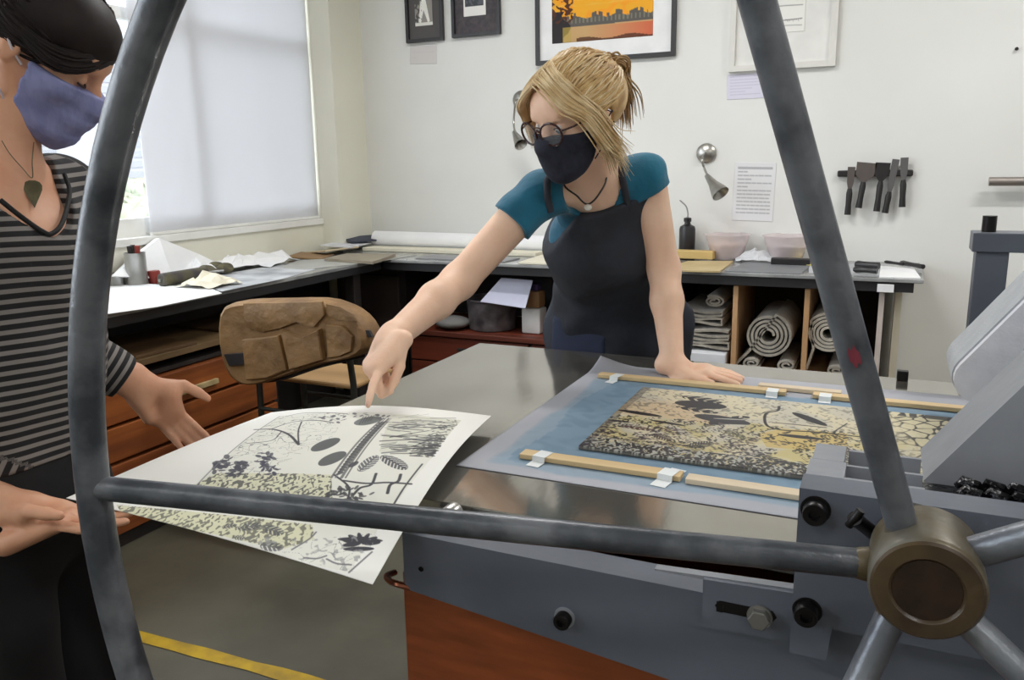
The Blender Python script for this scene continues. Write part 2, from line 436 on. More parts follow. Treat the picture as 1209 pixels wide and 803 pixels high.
wallbox((XW-.2, YF-.15, 0), (XR+.2, YF, ZC), 'wall_front')
m_pane = Mthin('window_glass', (235,240,245), .06, .02)
for wi, (ya, yb) in enumerate(((WY0, WY1), W2)):
    w = MB(); xo = XW-RD; t = .05
    w.box((xo-.04, ya, WZ0), (xo, yb, WZ0+.09)); w.box((xo-.04, ya, WZ1-t), (xo, yb, WZ1)); w.box((xo-.04, ya, WZ0), (xo, ya+t, WZ1)); w.box((xo-.04, yb-t, WZ0), (xo, yb, WZ1))
    n = 3
    for i in range(1, n): y = ya+(yb-ya)*i/n; w.box((xo-.04, y-.03, WZ0), (xo, y+.03, WZ1))
    w.box((xo-.035, ya, 2.05), (xo-.005, yb, 2.1))
    fr = struct(w.build('window_%d' % (wi+1), m_trim))
    MB().box((xo-.024, ya, WZ0), (xo-.02, yb, WZ1)).build('window_pane', m_pane, fr)
    struct(MB().box((xo-.03, ya, WZ0-.03), (XW+.014, yb, WZ0+.006), bev=.003).build('trim_%d' % (wi+1), m_trim))
# narrow pier of trim beside the window, skirting
struct(MB().box((XW, YB-.02, 0), (XR, YB, .1)).build('baseboard_back', m_trim))
# yellow line on the floor
ya = onz(108, 737, 0); yb_ = onz(345, 800, 0); d_ = unit(yb_-ya); n_ = V(-d_[1], d_[0], 0); L = MB()
pts = []; 
for k in range(40):
    q = ya-d_*1.0+d_*(k*.09); pts.append((q, .023+.002*math.sin(k*1.7)+.0015*math.sin(k*4.1)))
vs = [tuple(q+n_*w+V(0,0,.0025)) for q, w in pts]+[tuple(q-n_*w+V(0,0,.0025)) for q, w in pts]
L.add(vs, [(i, i+1, 40+i+1, 40+i) for i in range(39)])
struct(L.build('floor_marking', m_yel))
# roller blind hanging in the window reveal
XB = -3.162; ybl0, ybl1 = onx(170, 200, XB)[1], min(onx(374, 220, XB)[1], WY1-.01)
rb = thing('window_blind', 'plain greyish white blind pulled down over the window', 'blind', (XB, (ybl0+ybl1)/2, 1.1))
b = MB(); N = 30; vs = []; 
for s_ in (0, .003):
    for j in range(21):
        for i in range(N+1):
            y = ybl0+(ybl1-ybl0)*i/N; z = 1.092+j/20*(2.88-1.092); vs.append((XB-s_+.004*math.sin(i*.8+j*.25)*(1-j/20), y, z))
K = (N+1)*21; fs = []
for j in range(20):
    for i in range(N): a = j*(N+1)+i; fs += [(a, a+1, a+N+2, a+N+1), (K+a, K+a+N+1, K+a+N+2, K+a+1)]
b.add(vs, fs).build('fabric', m_blind, rb, smooth=True)
MB().box((XB-.010, ybl0, 1.079), (XB+.008, ybl1, 1.094), bev=.003).build('bottom_bar', m_trim, rb)
MB().cyl((XB+.005, ybl0, 2.9), (XB+.005, ybl1, 2.9), .022).build('roller', m_trim, rb)

# outside the window: neighbouring white building with louvred windows, a tree, ground
m_out = M('outside_render', (140,140,143), .9); m_louv = M('louvre_grey', (118,119,124), .8); m_leafo = M('outside_leaves', (148,148,122), .9, c2=(126,132,112), scale=3)
ob = thing('neighbouring_building', 'pale building with slatted window shutters seen outside through the window', 'building', (-9, 5, -2.5))
MB().box((-12, 2, -3), (-9, 14, 7)).build('facade', m_out, ob)
for k in range(4):
    c = MB(); y0 = 3.6+k*1.9
    for i in range(16): c.box((-9.03, y0, .9+i*.13), (-8.98, y0+.55, .98+i*.13)); c.box((-9.03, y0+.65, .9+i*.13), (-8.98, y0+1.2, .98+i*.13))
    c.build('shutter', m_louv, ob)
tr = thing('street_tree', 'pale green tree seen outside beside the window blind', 'tree', (-7.4, 6.3, -3))
MB().tube([(-7.4,6.3,-3), (-7.42,6.28,-1), (-7.38,6.3,.4), (-7.3,6.4,1.0)], [.12,.1,.07,.03], 10).build('trunk', M('bark', (150,140,128), .9), tr, True)
blob('crown', [Ell((-7.4+rng.uniform(-.5,.5), 6.3+rng.uniform(-.6,.6), .85+rng.uniform(-.35,.35)), (.28,.3,.25), k=.05) for _ in range(14)], m_leafo, .06, tr, smooth=0, noise=lambda v: v+rng.normal(0,.02,v.shape))
struct(MB().box((-30,-20,-3.1), (XW-.2, 30, -3)).build('ground', M('outside_paving', (110,110,106), .9)))

# ceiling lights (two rows of fluorescent battens, above the picture)
m_tube = NT('lamp_tube'); m_tube.b.inputs['Emission Color'].default_value = (1,.97,.92,1); m_tube.b.inputs['Emission Strength'].default_value = 6.; m_tube = m_tube.m
m_fix = M('fixture_white', (230,230,228), .5)
def area(name, loc, rot, sx, sy, power, color):
    l = bpy.data.lights.new(name, 'AREA'); l.shape = 'RECTANGLE'; l.size = sx; l.size_y = sy; l.energy = power; l.color = color
    o = bpy.data.objects.new(name, l); COL.objects.link(o); o.location = loc; o.rotation_euler = rot; return o
CEIL_P = [16., 30., 20., 30., 10.]
for i, (x, y) in enumerate(((-1.3,-1.2),(-1.3,2.6),(1.3,.2),(1.3,3.0),(1.6,-1.5))):
    cl = thing('ceiling_light', ['long white fluorescent batten on the ceiling above the window side, front','long white fluorescent batten on the ceiling above the press bed end','long white fluorescent batten on the ceiling above the roller','long white fluorescent batten on the ceiling nearest the back right','long white fluorescent batten on the ceiling at the front right'][i], 'ceiling light', (x, y, ZC), 'ceiling battens')
    MB().box((x-.6, y-.07, ZC-.06), (x+.6, y+.07, ZC), bev=.01).build('housing', m_fix, cl)
    MB().cyl((x-.58, y, ZC-.075), (x+.58, y, ZC-.075), .013).build('tube', m_tube, cl, True)
    area('batten_lamp', (x, y, ZC-.1), (0,0,0), 1.2, .12, CEIL_P[i], (1,.985,.965))
# daylight
wd = bpy.data.worlds.new('sky'); SC.world = wd; wd.use_nodes = True
bg = wd.node_tree.nodes['Background']; bg.inputs['Color'].default_value = (.86,.93,1,1); bg.inputs['Strength'].default_value = 5.5
for i, (ya, yb) in enumerate(((WY0, WY1), W2)):
    p = area('window_daylight', (XW-RD-.07, (ya+yb)/2, (WZ0+WZ1)/2), (0, math.radians(-90), 0), WZ1-WZ0, yb-ya, 1, (1,1,1)); p.data.cycles.is_portal = True

# ================================================================== BENCHES
m_slab = M('worktop_slate', (156,158,157), .16, c2=(118,120,122), scale=6, detail=7)
m_black = M('black_edge', (32,32,34), .5); m_dark = M('dark_stained_wood', (42,36,34), .6, c2=(30,26,25), scale=6)
m_draw = Mwood('orange_brown_drawer_wood', (158,88,38), (112,56,22), 1, 16, .5); m_red = Mwood('reddish_brown_wood', (120,52,30), (84,36,22), 0, 14)
m_ply = Mwood('plywood', (196,158,118), (172,132,92), 2, 12); m_pale = Mwood('pale_wood', (186,168,124), (160,140,98), 0, 16)
m_paper = M('white_paper', (238,238,238), .85, c2=(228,229,232), scale=5); m_cream = M('cream_paper', (226,220,200), .85)
XC, YC, ZT = -2.53, 3.76, .88
wt = thing('window_worktop', 'long dark grey worktop running along under the window', 'worktop', (-2.77, 2, ZT))
MB().box((XW+.003, -1.5, ZT-.018), (XC, YB-.003, ZT), bev=.003).build('top', m_slab, wt)
MB().box((XC-.03, -1.5, ZT-.055), (XC-.004, YC, ZT-.018)).build('front_rail', m_black, wt)
MB().box((-3.1, .3, 0), (-3.08, 4.0, ZT-.02)).build('back_or_shade_board', m_dark, wt)  # added dark panel, stands in for the shade under the worktop
for y in (-1.2, 3.55): MB().box((XC-.1, y, 0), (XC-.04, y+.06, ZT-.02), bev=.003).build('leg', m_dark, wt)
wb = thing('back_worktop', 'long dark grey worktop running along the back wall above the shelves', 'worktop', (-1.2, 4.07, ZT))
MB().box((XC+.002, YC, ZT-.016), (.145, YB-.003, ZT), bev=.003).build('top', m_slab, wb)
MB().box((XC+.002, YC+.012, ZT-.058), (.11, YC+.035, ZT-.017)).build('front_rail', m_black, wb)
t = MB().box((-.03, YC+.004, ZT-.06), (.035, YC+.0115, ZT-.025), bev=.002).build('masking_tape', m_paper, wb)
# plan chest under the window
pc = thing('plan_chest', 'orange-brown wooden chest of wide shallow drawers under the window worktop', 'plan chest', (-2.75, 1.7, 0))
c = MB(); Y0, Y1 = .35, 2.86
c.box((-2.97, Y0, .0), (-2.535, Y0+.03, .63)); c.box((-2.97, Y1-.03, 0), (-2.535, Y1, .63)); c.box((-2.97, Y0, .0), (-2.535, Y1, .05)); c.box((-2.97, Y0, .0), (-2.94, Y1, .63)); c.box((-2.97, Y0, .612), (-2.53, Y1, .628))
c.build('carcass', m_dark, pc)
for i in range(4):
    z0 = .062+i*.139; d = MB().box((-2.93, Y0+.04, z0), (-2.505, Y1-.04, z0+.126), bev=.004).build('drawer', m_draw, pc)
    for y in ((1.0, 2.33) if i == 3 else ()): MB().box((-2.505, y-.13, z0+.03), (-2.488, y+.13, z0+.052), bev=.003).build('drawer_pull', m_pale, d)
sh = MB().box((-2.98, .4, .66), (-2.52, 3.3, .685), bev=.002).build('open_shelf', Mwood('shelf_wood', (122,98,66), (96,76,50), 1, 14)); tag(sh, 'brown wooden shelf board between the drawers and the window worktop', 'shelf')
for i, (y, c_, z, w_) in enumerate(((1.72,(92,64,40),.686,.28),(2.3,(104,78,50),.686,.18),(1.7,(70,52,38),.699,.2),(2.8,(96,72,48),.686,.18))):
    o = MB().box((-2.9, y-w_, z), (-2.54+.01*i, y+w_*.6, z+.012), R=rotm('Z', (3,-4,6,-3)[i]), bev=.002).build('wooden_board', Mwood('board_%d' % i, c_, tuple(v*.8 for v in c_), 1), None)
    tag(o, ['mid-brown wooden board lying low on the shelf under the window worktop','tan wooden board lying on the shelf right of the mid-brown one','dark brown thin board stacked on top of the mid-brown board','brown board farthest along the shelf behind the chair'][i], 'board', 'boards on the open shelf')
# low reddish cabinet beneath the back worktop
rc = thing('low_cabinet', 'low reddish brown cabinet with drawers under the back worktop', 'cabinet', (-1.75, 4.05, 0))
MB().box((-2.42, 3.84, 0), (-.95, 4.34, .455)).build('carcass', m_dark, rc)
MB().box((-2.45, 3.80, .46), (-.93, 4.35, .49), bev=.004).build('top', m_red, rc)
for i in range(3):
    for k in range(2):
        d = MB().box((-2.4+k*.74, 3.82, .03+i*.143), (-1.68+k*.74, 3.84, .165+i*.143), bev=.003).build('drawer', m_red, rc)
        MB().box((-2.1+k*.74, 3.806, .1+i*.143), (-1.98+k*.74, 3.82, .115+i*.143), bev=.003).build('drawer_pull', m_dark, d)
dk = thing('corner_cupboard', 'dark brown cupboard in the corner where the two worktops meet', 'cupboard', (-2.7, 4.15, 0))
MB().box((-2.98, 3.95, 0), (-2.5, 4.36, .82)).build('carcass', m_dark, dk)
MB().box((-2.94, 3.93, .05), (-2.54, 3.95, .76), bev=.004).build('door', M('cupboard_door', (58,48,44), .6), dk)
MB().box((-2.42, 4.36, .49), (-.96, 4.372, .82)).build('back_panel', m_dark, rc)
# felt shelves on the right
fs_ = thing('felt_shelving', 'open plywood pigeonholes holding rolled felts under the back worktop', 'shelving', (-.35, 4.05, 0))
for i, (x, t_) in enumerate(((-.93,.015), (-.634,.022), (-.322,.022), (-.02,.022))):
    MB().box((x, 3.80, 0), (x+t_, 4.35, .815)).build('upright' if i < 3 else 'end_panel', m_ply if i in (1,2) else (M('pinkish_panel', (196,184,176), .7) if i == 3 else m_dark), fs_)
MB().box((.045, 4.1, 0), (.075, 4.35, .86)).build('upright', m_cream, fs_)
MB().box((-.93, 3.81, .385), (-.02, 4.35, .405)).build('bottom_board', m_ply, fs_)
MB().box((-.93, 4.35, 0), (0, 4.37, .8)).build('back_or_shade_board', M('shelf_back', (70,62,56), .8), fs_)

# ------------------------------------------------------------------ felt rolls: a spiral sheet
m_felt = M('grey_wool_felt', (164,158,146), .95, c2=(138,132,121), scale=20, bump=.3, bscale=120, sheen=.3)
m_felt2 = M('pale_wool_felt', (184,178,164), .95, c2=(160,153,140), scale=20, bump=.3, bscale=120, sheen=.3)
def spiral(cx, cz, r0_, turns, gap, th, y0, y1, mat, label, tail=None, start=0., squash=1., ccw=1):
    n = int(turns*26); c = []
    for i in range(n+1):
        a = start+ccw*2*PI*turns*i/n; r = r0_+gap*turns*i/n; c.append((cx+r*math.cos(a)*1.0, cz+r*math.sin(a)*squash))
    if tail: c += tail
    c = [np.array(q) for q in c]; out = []; inn = []
    for i in range(len(c)):
        t = c[min(i+1,len(c)-1)]-c[max(i-1,0)]; t = t/np.linalg.norm(t); nn = V(-t[1], t[0]); out.append(c[i]+nn*th/2); inn.append(c[i]-nn*th/2)
    vs = []; n = len(c)
    for y in (y0, y1):
        for L_ in (out, inn):
            for q in L_: vs.append((q[0], y, q[1]))
    f = []
    for i in range(n-1):
        f += [(i, i+1, n+i+1, n+i), (2*n+i, 3*n+i, 3*n+i+1, 2*n+i+1), (i, 2*n+i, 2*n+i+1, i+1), (n+i, n+i+1, 3*n+i+1, 3*n+i)]
    f += [(0, n, 3*n, 2*n), (n-1, 3*n-1, 4*n-1, 2*n-1)]
    o = MB().add(vs, f).build('felt_roll', mat, None, True); return tag(o, label, 'felt roll', 'felt rolls in the pigeonholes')
spiral(-.475, .585, .025, 4.2, .0185, .011, 3.83, 4.3, m_felt, 'large grey felt roll in the middle pigeonhole', tail=[(-.56,.50),(-.60,.455),(-.618,.43)], start=0., ccw=1)
spiral(-.215, .615, .022, 4.4, .0165, .011, 3.83, 4.3, m_felt2, 'pale felt roll in the right pigeonhole with a loose spiral end', tail=[(-.275,.54),(-.29,.48),(-.3,.44)], squash=.95)
for i, (x, z, r, lab) in enumerate(((-.54,.452,.02,'small flattened felt roll under the left side of the large grey roll'), (-.385,.452,.026,'small flattened felt roll under the right side of the large grey roll'), (-.17,.445,.022,'flattened folded felt beneath the pale roll'))):
    spiral(x, z, r*.4, 1.9, .018, .009, 3.815+.01*i, 4.25, m_felt, lab, squash=.62 if i < 2 else .5)
def folded(name, label, cx, y0, y1, z0, w, layers, mat, seed=0, cat='felt', group=None):
    r_ = np.random.RandomState(seed); m = MB(); th = .011; z = z0; pts = []; zz = z+th
    for i in range(layers):
        a, b = (-w, w) if i % 2 == 0 else (w, -w); j = r_.uniform(-.02,.02)
        for q in np.linspace(0, 1, 9): pts.append((cx+(a+(b-a)*q)*(1-abs(j)*2), zz+.006*math.sin(q*5+i)+ (i*th*1.7)))
    c = [np.array(q) for q in pts]; out = []; inn = []
    for i in range(len(c)):
        t = c[min(i+1,len(c)-1)]-c[max(i-1,0)]; t = t/np.linalg.norm(t); nn = V(-t[1], t[0]); out.append(c[i]+nn*th/2); inn.append(c[i]-nn*th/2)
    n = len(c); vs = [(q[0], y, q[1]) for y in (y0, y1) for L_ in (out, inn) for q in L_]; f = []
    for i in range(n-1): f += [(i, i+1, n+i+1, n+i), (2*n+i, 3*n+i, 3*n+i+1, 2*n+i+1), (i, 2*n+i, 2*n+i+1, i+1), (n+i, n+i+1, 3*n+i+1, 3*n+i)]
    f += [(0, n, 3*n, 2*n), (n-1, 3*n-1, 4*n-1, 2*n-1)]
    return tag(m.add(vs, f).build(name, mat, None, True), label, cat, group)
folded('folded_felt', 'grey folded felt stacked in the left pigeonhole behind the hand', -.77, 3.83, 4.3, .50, .12, 5, m_felt, 1)
folded('folded_felt', 'upper crumpled grey felt in the left pigeonhole', -.79, 3.85, 4.3, .61, .10, 4, m_felt, 3)
bx = MB().box((-.86, 3.78, .41), (-.655, 4.1, .49), bev=.004).build('flat_box', M('white_card', (214,216,220), .7)); tag(bx, 'flat white cardboard box at the bottom of the left pigeonhole', 'box')
spiral(-.74, .72, .012, 2.2, .017, .009, 3.9, 4.3, m_felt, 'small grey felt roll resting on the folded felts', start=1., squash=.55)

# ================================================================== WALL THINGS
m_frame = M('black_frame', (38,36,38), .4); m_wframe = M('white_frame', (222,220,214), .4); m_ink = MV('printed_ink'); m_card = M('picture_mat', (240,240,240), .8)
def wallpic(name, label, x0, x1, z0, z1, fw_, fr, mat_in, canvas, ax0, ax1, az0, az1, proud=.028, slope=0., matm=None):
    t = thing(name, label, 'picture', ((x0+x1)/2, YB, z0)); m = MB(); y1, y0 = YB-.001, YB-proud
    m.box((x0,y0,z0),(x1,y1,z0+fw_)); m.box((x0,y0,z1-fw_),(x1,y1,z1)); m.box((x0,y0,z0+fw_),(x0+fw_,y1,z1-fw_)); m.box((x1-fw_,y0,z0+fw_),(x1,y1,z1-fw_))
    m.build('frame', fr, t)
    MB().box((x0+fw_, YB-.012, z0+fw_), (x1-fw_, YB-.006, z1-fw_)).build('mount', matm or m_card, t)
    painted_sheet('print', lambda u, v: np.stack([ax0+(ax1-ax0)*u, np.full_like(u, YB-.0135), az1+(az0-az1)*v], 1), canvas, m_ink, t, base=(0,.001,0))
    return t
def wz(p): return ony(p[0], p[1], YB)
# landscape with orange sky
a = wz((634.5,76.5)); b_ = wz((798,67.6)); ia = wz((653,52.3)); ib = wz((771.5,42.2))
zb = (a[2]+b_[2])/2; iz = (ia[2]+ib[2])/2
cv = Canvas(150, 110, (238,170,48))
n1 = vnoise(150,110,10,6,1); cv.put((n1 > .6)*1., (246,150,40), .5); cv.put((cv.V_ if hasattr(cv,'V_') else cv.Vv)*0+(np.sin(cv.Vv*50+n1*4) > .6)*(cv.Vv < .5), (232,190,90), .4)
sky = .68+.03*np.abs(np.sin(cv.U*37))+.02*np.sin(cv.U*90)
cv.put((cv.Vv > .66-.05*(vnoise(150,110,40,1,3) > .5)-.02*np.sin(cv.U*31))*1., (96,92,88)); cv.put((cv.Vv > .66)*(np.sin(cv.U*160) > .3)*(cv.Vv < .74), (140,138,120), .6)
cv.put((cv.Vv > .79-.02*cv.U)*1., (196,160,112)); cv.put((cv.Vv > .79)*np.clip((cv.U-.35)*1.6, 0, 1), (206,98,70), .9)
cv.put((cv.Vv > .955+.02*np.sin(cv.U*14))*(cv.U > .25), (84,52,40), .9)
cv.put(((cv.U < .13+.04*np.sin(cv.Vv*18)+.04*n1) & (cv.Vv > .55))*1., (52,48,50)); cv.put(((cv.U < .22) & (vnoise(150,110,34,26,5) > .52) & (cv.Vv < .72))*1., (88,54,40)); cv.put(((cv.U > .11) & (cv.U < .2) & (cv.Vv > .78))*1., (184,160,80), .6)
wallpic('landscape_picture', 'black-framed landscape print with orange sky and dark tree line', a[0], b_[0], zb, zb+.62, .022, m_frame, None, cv, ia[0], ib[0], iz, iz+.36)
# two dark framed prints
a = wz((482.4,51.6)); b_ = wz((525.3,47)); zb = a[2]
c2_ = Canvas(60, 100, (150,146,140)); c2_.put((np.hypot((c2_.U-.5)*1.2, c2_.Vv-.35) < .14)*1., (236,234,228))
c2_.poly([(.38,.45),(.62,.45),(.7,.62),(.84,.92),(.72,.93),(.5,.68),(.34,.93),(.2,.92),(.3,.62)], (238,236,230)); c2_.put((vnoise(60,100,12,20,2) > .62)*(c2_.U < .4), (60,58,58), .8); c2_.put((c2_.Vv > .93)*1., (230,228,222))
m_dmat = M('grey_mount', (88,84,84), .8)
p = wallpic('figure_picture', 'small black-framed print of a pale striding figure on a grey mount', a[0], b_[0], zb, zb+.45, .018, m_frame, None, c2_, a[0]+.06, b_[0]-.07, zb+.09, zb+.36, matm=m_dmat)
a = wz((536,45)); b_ = wz((592.3,41)); zb = (a[2]+b_[2])/2
c3 = Canvas(80, 100, (236,234,230)); c3.poly([(.08,.0),(.9,.0),(.9,.82),(.08,.82)], (74,76,82)); nn = vnoise(80,100,14,18,9); c3.put((nn > .5)*(c3.Vv < .8)*(c3.U > .12)*(c3.U < .86), (104,106,116), .7)
wallpic('dark_print_picture', 'small black-framed dark print with a white lower border', a[0], b_[0], zb, zb+.45, .018, m_frame, None, c3, a[0]+.075, b_[0]-.09, zb+.11, zb+.40, matm=M('dark_mount', (66,62,68), .8, c2=(86,80,82), scale=40))
# white framed picture
a = wz((861,87)); b_ = wz((986.5,77)); zb = (a[2]+b_[2])/2
c4 = Canvas(110, 140, (232,231,226))
for i, (v, w) in enumerate(((.30,.02),(.36,.03),(.43,.024),(.50,.03),(.57,.022),(.68,.01),(.84,.012),(.92,.008))):
    c4.line([(.06,v+.008*math.sin(i)), (.3,v+.01*math.sin(i*2)), (.6,v-.01*math.sin(i*3)), (.94,v)], w, (92,92,94), .8, taper=(i < 5))
for k in range(9): c4.line([(.62+.035*k,.84), (.63+.035*k,.84+.03*abs(math.sin(k*2)))], .008, (92,92,94), .8)
wallpic('white_framed_picture', 'white-framed print of dark horizontal brush strokes partly behind the spoke', a[0], b_[0], zb, zb+.6, .028, m_wframe, None, c4, a[0]+.115, b_[0]-.15, zb+.17, zb+.55, matm=M('white_mount', (230,229,225), .8))
def note(name, label, p0, p1, p2, lines, c=(224,222,232), ink=(150,150,165), w=70, h=90, al=.6, hd=True):
    """sheet of paper on the wall: p0 top-left, p1 top-right, p2 bottom-left in the photograph"""
    A, B, C_ = wz(p0), wz(p1), wz(p2); cv = Canvas(w, h, c); r_ = np.random.RandomState(len(label))
    for k in range(lines):
        v = .1+.82*k/lines; x0 = .1; 
        while x0 < .88:
            x1 = min(.9, x0+r_.uniform(.05,.16)); cv.line([(x0, v), (x1, v)], .022 if not (hd and k == 0) else .04, ink, al*(1 if not (hd and k==0) else 1)); x0 = x1+.03
            if k and r_.rand() < .12: break
    def fn(u, v): return np.stack([A[0]+(B[0]-A[0])*u+(C_[0]-A[0])*v, np.full_like(u, YB-.0022), A[2]+(C_[2]-A[2])*v+(B[2]-A[2])*u], 1)
    o = painted_sheet(name, fn, cv, m_ink, None, base=(0,.001,0)); return tag(o, label, 'notice')
note('caption_card', 'small pale caption card below the left black-framed figure print', (484.5,54),(516,53),(484.5,76), 3, (214,210,208), (190,186,190), 40, 30, .5, False)
note('caption_card', 'small lilac caption card with lines of print under the white-framed picture', (858.5,89),(902.5,86),(858.5,118), 7, (216,214,228), (160,160,185), 60, 44, .6, False)
note('notice', 'white printed notice taped to the wall right of the silver lamp', (868,191.5),(917,192),(864,260), 13, (224,224,226), (120,120,128), 90, 120, .55)
# magnetic rack with ink knives
m_tool = M('blackened_steel', (44,42,42), .45, metal=.3); m_han = M('black_handle', (30,27,26), .5)
rA, rB = wz((989,205)), wz((1078,205)); rk = MB().box((rA[0], YB-.03, rA[2]-.015), (rB[0], YB-.004, rA[2]+.015), bev=.006).build('tool_rack', m_tool); tag(rk, 'black magnetic rack bar fixed to the wall holding five knives', 'tool rack')
def knife(pt, pb, bw, blade, lab, name, bl=.45, rough=0):
    T, B = wz(pt), wz(pb); T = T+V(0,-.036,0); B = B+V(0,-.036,0); d = unit(B-T); n = unit(np.cross(d, V(0,1,0))); L = np.linalg.norm(B-T)
    t = thing(name, lab, 'palette knife', T, 'knives on the magnetic rack'); q = T+d*L*bl; hw = .011
    bw *= 1.15; hw = .015
    pf = [T-n*bw/2, T+n*bw/2, q-d*.03+n*bw/2*.9, q+n*hw*.6, q-n*hw*.6, q-d*.03-n*bw/2*.9]
    vs = [tuple(p) for p in pf]+[tuple(p+V(0,.004,0)) for p in pf]
    MB().add(vs, [(0,1,2,3,4,5), (11,10,9,8,7,6)]+[(i, (i+1)%6, 6+(i+1)%6, 6+i) for i in range(6)]).build('blade', blade, t)
    MB().tube([q, q+d*L*.1, q+d*L*(1-bl)*.6, B], [hw*.7, hw, hw*.9, hw*1.05], 10).build('handle', m_han, t, True)
m_bl2 = M('stained_blade', (92,84,80), .5, metal=.2); m_bl3 = M('greyer_blade', (100,98,98), .45, metal=.3)
knife((1006,197),(1001,253), .03, m_bl2, 'narrow ink knife, leftmost on the magnetic rack', 'ink_knife')
knife((1024,192),(1014,245), .078, m_bl2, 'wide brown-grey ink scraper, second on the magnetic rack', 'ink_knife', .42)
knife((1043,192),(1035,249), .058, m_tool, 'wide black ink scraper in the middle of the magnetic rack', 'ink_knife', .38)
knife((1058,188),(1045,251), .028, m_bl3, 'long slim grey ink knife, fourth on the magnetic rack', 'ink_knife', .6)
knife((1068,186),(1065,244), .03, m_bl3, 'ink knife with a black handle, rightmost on the magnetic rack', 'ink_knife', .45)
# metal rod at the right, nail
rr = wz((1166,214)); o = MB().cyl((rr[0], YB-.06, rr[2]), (rr[0]+1.6, YB-.06, rr[2]), .02).cyl((rr[0]+.3, YB-.06, rr[2]), (rr[0]+.3, YB, rr[2]), .01).build('wall_rod', M('dull_steel', (150,142,136), .4, metal=.6), None, True); tag(o, 'dull metal rod fixed across the back wall above the press post', 'rod')
rr = wz((1200,58)); o = MB().lathe([(0,-.016),(.006,-.016),(.008,-.012),(.004,-.009),(.004,0)], (rr[0], YB, rr[2]), 12, ax=1).build('nail', m_tool); tag(o, 'dark nail head alone high on the right of the back wall', 'nail')
# lamps with silver shades
m_chr = M('brushed_nickel', (176,174,168), .3, metal=.85, c2=(150,148,142)); m_bulb = M('lamp_inside', (120,112,98), .5)
def walllamp(label, base, bend, shade_top, shade_end, r_end=.045, yb=YB):
    B = wz(base); t = thing('wall_lamp', label, 'lamp', B)
    MB().lathe([(.0,-.03),(.03,-.028),(.05,-.012),(.052,0)], (B[0], YB-.001, B[2]), 24, ax=1).build('wall_plate', m_chr, t, True)
    S0 = ony(*shade_top, YB-.16); S1 = ony(*shade_end, YB-.2)
    MB().tube(bez([B+V(0,-.03,0)]+[ony(*q, YB-.1) for q in bend]+[S0], 8), .006, 8).build('arm', m_chr, t, True)
    d = unit(S1-S0); L = np.linalg.norm(S1-S0)
    MB().tube([S0-d*.03, S0, S0+d*L*.3, S0+d*L*.85, S0+d*L], [.012,.018,.024,r_end*.95,r_end], 24, cap=False).tube([S0+d*L*.999, S0+d*L*.6], [r_end*.96, .015], 24, cap=False).build('shade', m_chr, t, True)
walllamp('silver wall lamp with a cone shade pointing down beside the notice', (834,181), [(829,188),(832,200)], (838,212), (851,229))
walllamp('silver gooseneck lamp with a small shade behind the blonde person', (616,118), [(609,120),(606.5,145)], (609,160), (615,171), .036)
# ================================================================== BENCH ITEMS
m_tin = M('tin', (176,176,174), .3, metal=.7, c2=(140,140,138)); m_redj = M('red_tin', (140,48,40), .4); m_bot = M('black_bottle', (36,34,36), .35)
def at(px, py, z=ZT): return onz(px, py, z)
# tin with sticks, red tin, dirty roller, crumpled papers
p = at(163,336); t = thing('ink_tin', 'open silver metal tin with dark stained brushes on the window worktop', 'tin', p)
MB().lathe([(0,.001),(.045,.0),(.0465,.005),(.0445,.010),(.0445,.138),(.047,.143),(.0425,.143),(.0425,.02),(0,.018)], p, 28).build('can', m_tin, t, True)
for k,(dx,dy,c_) in enumerate(((.01,.0,m_redj),(-.012,.008,m_tool),(0,-.012,m_tool))): MB().tube([p+V(dx,dy,.02), p+V(dx*1.8,dy*1.5,.13), p+V(dx*2.2,dy*2,.175)], [.009,.012,.011], 10).build('brush', c_, t, True)
p = at(183,334); o = MB().lathe([(0,0),(.026,0),(.027,.003),(.027,.05),(.024,.056),(0,.056)], p, 24).build('small_tin', m_redj, None, True); tag(o, 'small dull red tin just right of the silver tin', 'tin')
p = at(152,337); o = MB().lathe([(0,0),(.03,0),(.031,.003),(.034,.055),(.03,.057),(.028,.01),(0,.008)], p+V(-.045,-.02,0), 24).build('metal_cup', m_tin, None, True); tag(o, 'low metal cup half hidden on the left of the silver tin', 'cup')
m_rub = M('stained_rubber', (62,56,60), .5, c2=(88,84,60), scale=18)
a, b_ = at(190,331,ZT+.03), at(243,322,ZT+.032)
t = thing('ink_roller', 'dark stained ink roller lying behind the tins on the window worktop', 'roller', (a+b_)/2-V(0,0,.03))
d = unit(b_-a); MB().tube([a, a+d*.005, b_-d*.005, b_], [.024,.03,.03,.024], 20).build('rubber_barrel', m_rub, t, True)
MB().tube([a-d*.01, b_+d*.03, b_+d*.05+V(.03,.03,0)], .006, 8).build('axle', m_tin, t, True)
a = at(240,322,ZT+.028); b_ = at(272,312,ZT+.028); o = blob('paint_rag', [Ell((a+b_)/2, (.09,.05,.026), k=.03), Ell(a+V(.0,.02,0), (.05,.05,.028), k=.03)], M('olive_rag', (104,100,72), .9, c2=(76,70,60), scale=25, bump=.5), .006, noise=lambda v: v+.006*np.sin(v[:, [1,2,0]]*90)); tag(o, 'olive brown crumpled rag beside the dark ink roller', 'rag')
